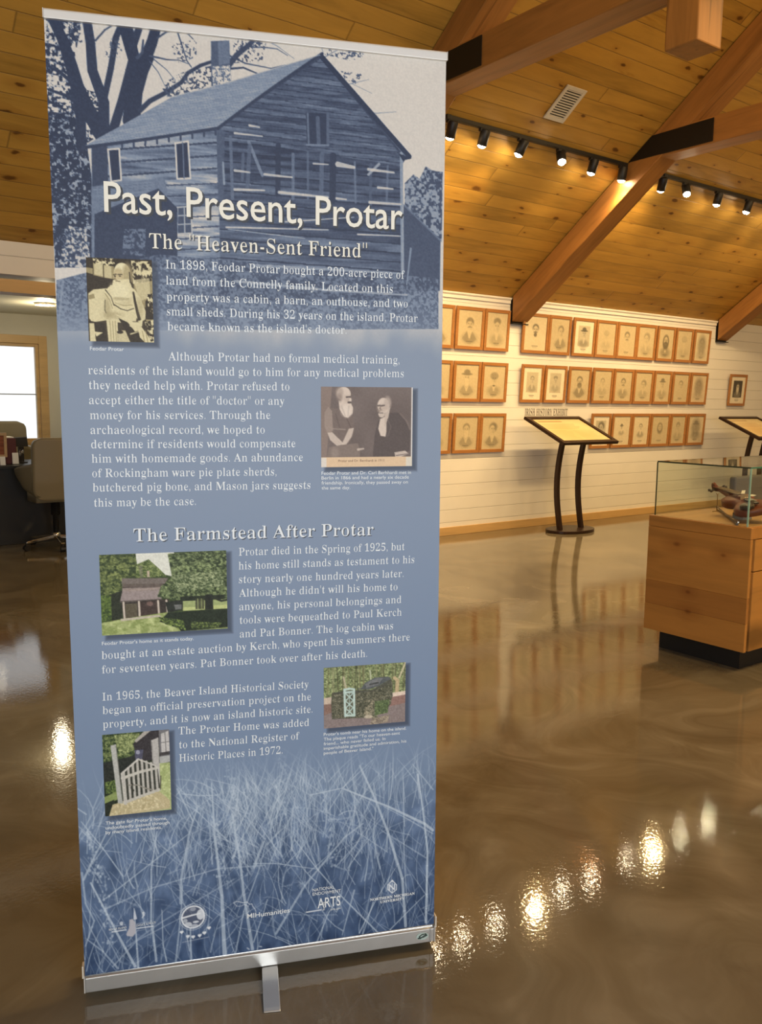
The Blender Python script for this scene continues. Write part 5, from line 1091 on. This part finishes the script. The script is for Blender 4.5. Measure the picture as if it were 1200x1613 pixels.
def photo_home():
    c=Canvas(1,1,190,126,(60,74,40));P=c.poly;F_=lambda p,lo,hi,th,sc,al=1:(c.foliage(p,lo,hi,th,sc*.5,al),c.foliage(p,tuple(.8*a+.2*b for a,b in zip(lo,hi)),tuple(min(255,b*1.12) for b in hi),th*.5+.45,sc*.3,.45))
    P([(.25,0),(.58,0),(.56,.3),(.3,.2)],(226,226,212))
    F_([(0,0),(.28,0),(.29,.15),(.33,.2),(.3,.34),(.15,.42),(.16,.7),(.02,.82),(0,.8)],(44,58,30),(132,142,84),.5,.05);F_([(.28,.14),(.38,.08),(.46,.2),(.52,.30),(.28,.30)],(56,74,36),(150,160,100),.45,.03)
    P([(.06,.5),(.17,.45),(.16,.82),(.04,.85)],(38,42,30),.9);F_([(0,.5),(.08,.5),(.08,.84),(0,.85)],(48,66,32),(110,130,60),.5,.04)
    P([(.30,.15),(.31,.30),(.335,.30),(.33,.15)],(120,118,100),.6);P([(.365,.22),(.385,.22),(.385,.30),(.365,.30)],(196,180,156))
    P([(.17,.30),(.53,.32),(.50,.395),(.165,.37)],(120,110,102));P([(.17,.37),(.50,.39),(.49,.48),(.17,.46)],(104,92,84));c.stroke([(.18,.42),(.48,.44)],.012,.012,(58,50,46));c.rows([(.17,.42),(.5,.43),(.49,.48),(.17,.47)],(140,126,118),(168,152,142),.03,.02)
    P([(.17,.46),(.49,.47),(.47,.58),(.15,.58)],(156,142,138));P([(.15,.58),(.47,.575),(.47,.60),(.15,.60)],(96,86,80))
    P([(.16,.60),(.53,.58),(.53,.78),(.17,.82)],(56,48,42));P([(.19,.62),(.28,.62),(.28,.78),(.19,.79)],(92,84,66));P([(.30,.61),(.45,.60),(.45,.76),(.30,.78)],(70,56,50));c.ell(.38,.63,.025,.03,(120,96,88))
    for x0,x1 in((.175,.18),(.295,.298),(.445,.45),(.51,.52)):c.stroke([(x0,.60),(x1,.80)],.016,.016,(206,192,176))
    F_([(.53,.02),(1,0),(1,.62),(.85,.66),(.6,.6),(.44,.55),(.47,.42),(.56,.32)],(40,52,30),(142,156,106),.5,.04);F_([(.55,.3),(.95,.25),(.98,.45),(.6,.5)],(60,76,44),(176,184,140),.55,.03)
    P([(.50,.62),(.64,.6),(.65,.72),(.52,.76)],(40,44,36));P([(.57,.66),(.63,.66),(.63,.72),(.58,.72)],(130,132,128),.8);P([(.64,.60),(1,.62),(1,.73),(.64,.73)],(160,172,114));P([(.64,.70),(1,.69),(1,.74),(.64,.74)],(196,204,136));P([(.62,.56),(.98,.56),(.97,.62),(.62,.62)],(36,44,28))
    P([(.82,.55),(.88,.55),(.885,.76),(.815,.76)],(34,38,28));P([(.74,.60),(.81,.60),(.81,.73),(.74,.73)],(70,72,52),.9);c.stroke([(.76,.60),(.76,.73)],.006,.006,(160,168,110));c.stroke([(.79,.60),(.79,.73)],.006,.006,(160,168,110));c.stroke([(.90,.60),(.95,.64),(1,.63)],.02,.015,(40,44,32))
    P([(0,.84),(.17,.80),(.5,.75),(1,.74),(1,1),(0,1)],(152,164,100));F_([(0,.84),(.5,.76),(.6,1),(0,1)],(138,152,88),(184,192,132),.5,.12);P([(.15,.80),(.45,.775),(.47,.80),(.15,.83)],(196,186,166))
    P([(.52,.75),(1,.74),(1,.98),(.62,1),(.6,.95),(.45,.86)],(34,44,28));F_([(.44,.80),(.64,.86),(.66,.99),(.5,.9)],(40,52,30),(140,160,80),.62,.03);F_([(.7,.88),(.95,.92),(.92,.98),(.7,.97)],(40,50,30),(140,158,84),.7,.02)
    c.grain(34);return c
def photo_tomb():
    c=Canvas(1,1,140,104,(98,116,62));P=c.poly;F_=lambda p,lo,hi,th,sc,al=1:(c.foliage(p,lo,hi,th,sc*.5,al),c.foliage(p,tuple(.8*a+.2*b for a,b in zip(lo,hi)),tuple(min(255,b*1.12) for b in hi),th*.5+.45,sc*.3,.45))
    F_([(0,0),(1,0),(1,.6),(0,.6)],(84,94,62),(172,182,128),.5,.04)
    rg=random.Random(3)
    for i in range(26):
        x=rg.random();c.stroke([(x,0),(x+rg.uniform(-.02,.02),.45)],.012,.012,rg.choice([(70,66,46),(120,112,80),(150,146,110)]),.6)
    c.stroke([(.24,.18),(.27,.36)],.02,.02,(190,180,150));c.stroke([(.56,.1),(.57,.25)],.02,.02,(190,196,160));c.stroke([(.86,.25),(.90,.30),(.89,.52)],.04,.05,(196,176,136));c.stroke([(1,.0),(.92,.25)],.02,.02,(206,196,160))
    P([(0,.50),(.12,.48),(.12,.62),(0,.64)],(206,186,166));P([(.80,.50),(1,.48),(1,.58),(.80,.58)],(232,210,190));P([(0,.62),(1,.56),(1,1),(0,1)],(142,128,124));P([(.8,.57),(1,.54),(1,.68),(.8,.72)],(150,118,108));P([(0,.60),(.1,.60),(.1,.74),(0,.78)],(140,112,100))
    P([(.10,.42),(.28,.40),(.58,.42),(.68,.36),(.82,.26),(.84,.55),(.80,.70),(.62,.88),(.10,.85),(.09,.6)],(84,84,72));F_([(.10,.45),(.58,.45),(.84,.32),(.82,.68),(.62,.88),(.10,.84)],(66,68,54),(134,130,108),.55,.03)
    P([(.10,.43),(.35,.37),(.45,.40),(.55,.41),(.66,.37),(.82,.26),(.78,.22),(.62,.22),(.5,.30),(.45,.38),(.3,.38)],(92,96,96));P([(.5,.32),(.62,.24),(.72,.24),(.66,.34),(.52,.38)],(120,122,122));c.stroke([(.56,.33),(.66,.31)],.02,.02,(70,72,70))
    F_([(.52,.60),(.64,.55),(.66,.92),(.48,.84)],(74,76,60),(170,160,134),.5,.03);F_([(.62,.62),(.8,.6),(.78,.82),(.62,.85)],(70,84,56),(120,136,90),.5,.02);c.ell(.54,.86,.05,.03,(196,184,160));F_([(.58,.9),(.8,.86),(.78,.98),(.56,1)],(120,108,96),(190,176,152),.6,.03)
    for q in ([(.25,.38),(.26,.82)],[(.365,.39),(.37,.82)],[(.25,.39),(.31,.37),(.365,.39)],[(.25,.43),(.365,.43)],[(.26,.81),(.37,.82)]):c.stroke(q,.026,.026,(196,216,206))
    for k in range(3):
        y=.45+k*.12
        c.stroke([(.265,y),(.355,y+.12)],.013,.013,(190,212,202));c.stroke([(.355,y),(.265,y+.12)],.013,.013,(190,212,202))
    c.stroke([(.31,.45),(.31,.81)],.010,.010,(190,212,202),.8)
    c.grain(34);return c
def photo_gate():
    c=Canvas(1,1,110,145,(40,50,34));P=c.poly;F_=lambda p,lo,hi,th,sc,al=1:(c.foliage(p,lo,hi,th,sc*.5,al),c.foliage(p,tuple(.8*a+.2*b for a,b in zip(lo,hi)),tuple(min(255,b*1.12) for b in hi),th*.5+.45,sc*.3,.45))
    F_([(0,0),(.62,0),(.56,.2),(.22,.42),(0,.35)],(36,52,30),(134,146,92),.55,.05);F_([(.18,.02),(.55,.02),(.52,.2),(.25,.28)],(80,94,56),(172,180,122),.45,.04)
    P([(0,.34),(.5,.28),(.5,.5),(.2,.66),(0,.62)],(42,46,40));F_([(.02,.58),(.18,.56),(.2,.72),(.03,.72)],(46,62,34),(120,138,74),.5,.04)
    P([(.45,.14),(.70,0),(.86,0),(.82,.36),(.52,.36)],(58,54,56));P([(.5,.13),(.72,0),(.62,0),(.47,.11)],(176,170,160));P([(.47,.22),(.60,.22),(.58,.34),(.48,.34)],(86,86,104));c.ell(.52,.25,.03,.025,(160,160,176))
    P([(.84,0),(1,0),(1,.40),(.84,.40)],(120,118,120));P([(.87,.05),(.98,.02),(1,.27),(.87,.28)],(200,196,192));c.stroke([(.93,.04),(.94,.27)],.012,.012,(110,108,108));c.stroke([(.87,.16),(1,.15)],.012,.012,(120,118,116));P([(.84,.28),(1,.27),(1,.31),(.84,.32)],(70,66,66));P([(.84,.33),(1,.32),(1,.40),(.84,.42)],(180,180,176))
    P([(.70,.41),(1,.41),(1,1),(.4,1)],(176,186,130));F_([(.8,.42),(1,.42),(1,1),(.75,.9)],(160,172,112),(192,200,144),.5,.08)
    P([(0,.76),(.2,.70),(.2,.8),(0,.86)],(140,154,94));P([(0,.84),(.15,.80),(.05,1),(0,1)],(40,46,36))
    P([(.06,1),(.12,.86),(.40,.82),(.80,.74),(.98,.88),(.98,.98),(.5,1)],(196,182,142));F_([(.06,1),(.2,.84),(.7,.78),(.95,.95)],(184,170,130),(212,200,162),.5,.08)
    P([(.12,.14),(.20,.13),(.27,.86),(.20,.85)],(186,186,178));c.stroke([(.20,.15),(.27,.85)],.014,.014,(120,120,112),.7)
    P([(.72,.12),(.83,.09),(.84,.74),(.80,.76),(.74,.62)],(188,184,178));c.stroke([(.73,.14),(.745,.6)],.01,.01,(130,126,120),.7)
    # gate
    P([(.27,.48),(.52,.33),(.80,.43),(.84,.73),(.30,.86)],(58,60,52))
    for k in range(8):
        x=.30+k*.068;y0=.48-.15*min(1,k/3.4) if k<4 else .34+.09*(k-3.5)/4
        c.stroke([(x,y0),(x+.02,.85-.015*k)],.036,.036,(190,186,176))
    c.stroke([(.27,.49),(.52,.335)],.03,.03,(206,202,192));c.stroke([(.52,.335),(.82,.45)],.024,.024,(200,196,186));c.stroke([(.28,.55),(.55,.49),(.82,.46)],.05,.04,(200,196,184));c.stroke([(.30,.85),(.55,.79),(.83,.73)],.045,.04,(196,192,180));c.stroke([(.28,.5),(.31,.86)],.05,.05,(196,192,182))
    c.stroke([(.36,.64),(.5,.65),(.62,.70),(.72,.73)],.02,.02,(150,146,134));c.stroke([(.43,.63),(.40,.68),(.44,.71),(.41,.76)],.016,.016,(60,60,52));c.stroke([(.85,.57),(.84,.73)],.02,.016,(96,96,72))
    c.grain(34);return c
ba=Vector((.53033776,1.85401989,0));bdir=Vector((.92570861,-.37823746,0))
bc=ba+bdir*.42206
bn=thing('rollup_banner','tall blue-grey roll-up banner titled Past, Present, Protar on a silver base','banner',(bc.x,bc.y,0),math.atan2(bdir.y,bdir.x))
LEAN=Matrix.Translation((0,0,.058))@Matrix.Rotation(-.0054,4,'Y')
def lean(o,m=None): o.matrix_local=LEAN if m is None else LEAN@m;return o
BC=banner_canvas()
# fabric: printed front, plain back a hair behind
gr=lean(BC.mesh('printed_graphic',.840,2.070,M_PRINT,bn))
MB().box((0,.0012,1.035),(.838,.0008,2.068)).build('fabric_back',plain('fabric_grey_back',(.45,.45,.46),.7,var=.03),gr)
tr=lean(MB().prism([(-.0085,2.064),(.0085,2.064),(.0085,2.083),(-.0055,2.083),(-.0085,2.080)],-.420,.420,(1,2,0)).build('top_rail',plain('satin_silver_rail',(.80,.78,.74),.35,.35,var=.03),bn,bevel=.0012))
for sx in(-1,1):MB().box((sx*.4207,0,2.0735),(.0016,.016,.018)).build('end_cap',plain('pale_plastic',(.62,.58,.52),.4),tr)
po=lean(MB().tube([(0,.035,-.02),(0,.035,2.06)],.0125,16).build('support_pole',M_ALU,bn))
# cassette base raised on its swivel feet
cs=MB().prism([(-.0060,.0170),(.0720,.0170),(.0800,.0250),(.0800,.0420),(.0700,.0560),(.0100,.0590),(.0040,.0590),(.0040,.0530),(-.0020,.0550),(-.0060,.0520)],-.4190,.4190,(1,2,0)).build('base_cassette',M_ALU,bn,bevel=.0012)
for sx in(-1,1):
    MB().prism([(-.0072,.0165),(.0725,.0165),(.0815,.0245),(.0815,.0425),(.0710,.0570),(-.0030,.0570),(-.0072,.0540)],sx*.4192,sx*.4222,(1,2,0)).build('end_cap',plain('grey_plastic_cap',(.50,.48,.44),.4),cs,bevel=.001)
    MB().box((sx*.4235,.004,.068),(.004,.020,.030)).build('clear_clip',plain('clear_plastic_clip',(.62,.56,.46),.2),cs,bevel=.001)
# emblem sticker at the right end
st=MB().prism([(.016*math.cos(a)+.388,.0355+.0095*math.sin(a)) for a in np.linspace(0,6.283,25)[:-1]],-.0068,-.0061,(0,2,1)).build('sticker',plain('pale_green_sticker',(.42,.52,.47),.5),cs)
mb=MB();mb.tube([(.376,-.0072,.032),(.382,-.0072,.0305),(.392,-.0072,.036),(.399,-.0072,.0395)],.0016,6);mb.tube([(.379,-.0072,.035),(.386,-.0072,.0405),(.397,-.0072,.0415),(.400,-.0072,.037),(.390,-.0072,.033),(.379,-.0072,.0325)],.0015,6)
mb.build('emblem',plain('dark_green_ink',(.03,.05,.04),.5),st)
MB().box((.4085,-.0063,.035),(.0012,.0010,.040),).build('seam',plain('seam_shadow_gap',(.2,.2,.2),.6),cs)
def foot(sgn):
    pts=[(0,.0155),(.01,.0150),(.05,.0120),(.10,.0075),(.135,.0052),(.146,.0030),(.146,.0006),(.13,.0006),(.10,.0022),(.05,.0068),(.01,.0095),(0,.0100)]
    f=MB().prism([(-p[0],p[1]) if sgn<0 else (p[0]+.072,p[1]) for p in pts],-.0192,.0192,(1,2,0)).build('swivel_foot',M_ALU,bn,bevel=.0018)
    f.location=(.004,.0,.0)
    if sgn<0:f.rotation_euler=(0,0,rad(-4.5))
    return f
foot(-1);foot(1)
PF={'man':photo_man,'two':photo_two,'home':photo_home,'tomb':photo_tomb,'gate':photo_gate}
PL={'man':'sepia print of a seated white-bearded man','two':'brown print of two bearded men','home':'colour print of a house among trees','tomb':'colour print of a stone enclosure with white gate','gate':'colour print of a wooden garden gate'}
for k,(s0,t0,s1,t1) in PHOTO.items():
    c=PF[k]();w_,h_=(s1-s0)/1000,(t1-t0)/1000
    o=c.mesh('printed_photo',w_,h_,M_PRINT,bn);lean(o,Matrix.Translation(((s0+s1)/2000-.42,-.0006,2.070-t1/1000)));tag(o,PL[k])
    if k=='two':text_obj('printed_caption',[('Protar and Dr. Bernhardi in 1911','sans',0,-.068,.0115,.040,.0115,.0055)],plain('type_ink',(.22,.12,.07),.6),o,-.0004)
INK=plain('white_ink',(.80,.83,.84),.5,var=.01);INKC=plain('cream_ink',(.86,.82,.70),.5,var=.01);INKD=plain('dark_ink',(.045,.05,.06),.6)
CAPS={'title':60,'subtitle':30.5,'heading':28.5,'cap1':7.6,'cap2':7.4,'cap3':7.6,'cap4':7.4,'cap5':7.4}
NM={'title':'printed_title','subtitle':'printed_heading','heading':'printed_heading'}
from collections import OrderedDict
blocks=OrderedDict()
for b_,f_,t_,s0,t0,s1,t1 in TEXT:blocks.setdefault(b_,[]).append((t_,f_,s0/1000-.42,2.070-t0/1000,s1/1000-.42,2.070-t1/1000))
for b_,ls in blocks.items():
    its=[]
    for t_,f_,x0,z0,x1,z1 in ls:
        ch=CAPS.get(b_,18.0)
        fnt='sans';off=0
        if f_=='serif':fnt='serif';off=-.026 if b_ not in('subtitle','heading') else -.024
        if b_=='title':off=.006
        if f_=='bold':off=.008
        if b_.startswith('logo'):
            ch={'BEAVER ISLAND':5,'DANCE & MULTI':5,'MIHumanities':11.5,'NATIONAL':8,'ENDOWMENT':8,'ARTS':25,'arts.gov':5.5,'NORTHERN MICHIGAN':6.4,'UNIVERSITY':6.4}[t_]
            if f_=='wide':off=.012;fnt='serif'
        if b_.startswith('cap'):off=.005
        its.append((t_,fnt,off,x0,z0,x1,z1,ch/1000))
    if b_.startswith('logo'):
        for q in its:lean(text_obj('printed_logo',[q],INK,bn,-.0016))
        continue
    nm=NM.get(b_,'printed_caption' if b_.startswith('cap') else 'printed_logo' if b_.startswith('logo') else 'printed_paragraph')
    ob=lean(text_obj(nm,its,INKC if b_ in('title','subtitle') else INK,bn,-.0016))
    if b_ in NM:
        d=.0022 if b_!='title' else .0034
        text_obj('printed_shadow',[(a,b,c_ if b=='serif' else c_+.010,x0+d,z0-d,x1+d,z1-d,h) for a,b,c_,x0,z0,x1,z1,h in its],INKD,ob,-.0010)
ob=lean(text_obj('printed_logo',[('for the','sans',.004,(498-0)*0+.0,0,.022,0,.006)],INK,bn,-.0016),Matrix.Translation((555/1000-.42+.0045,0,2.070-1.990))@Matrix.Rotation(rad(-90),4,'Y'))
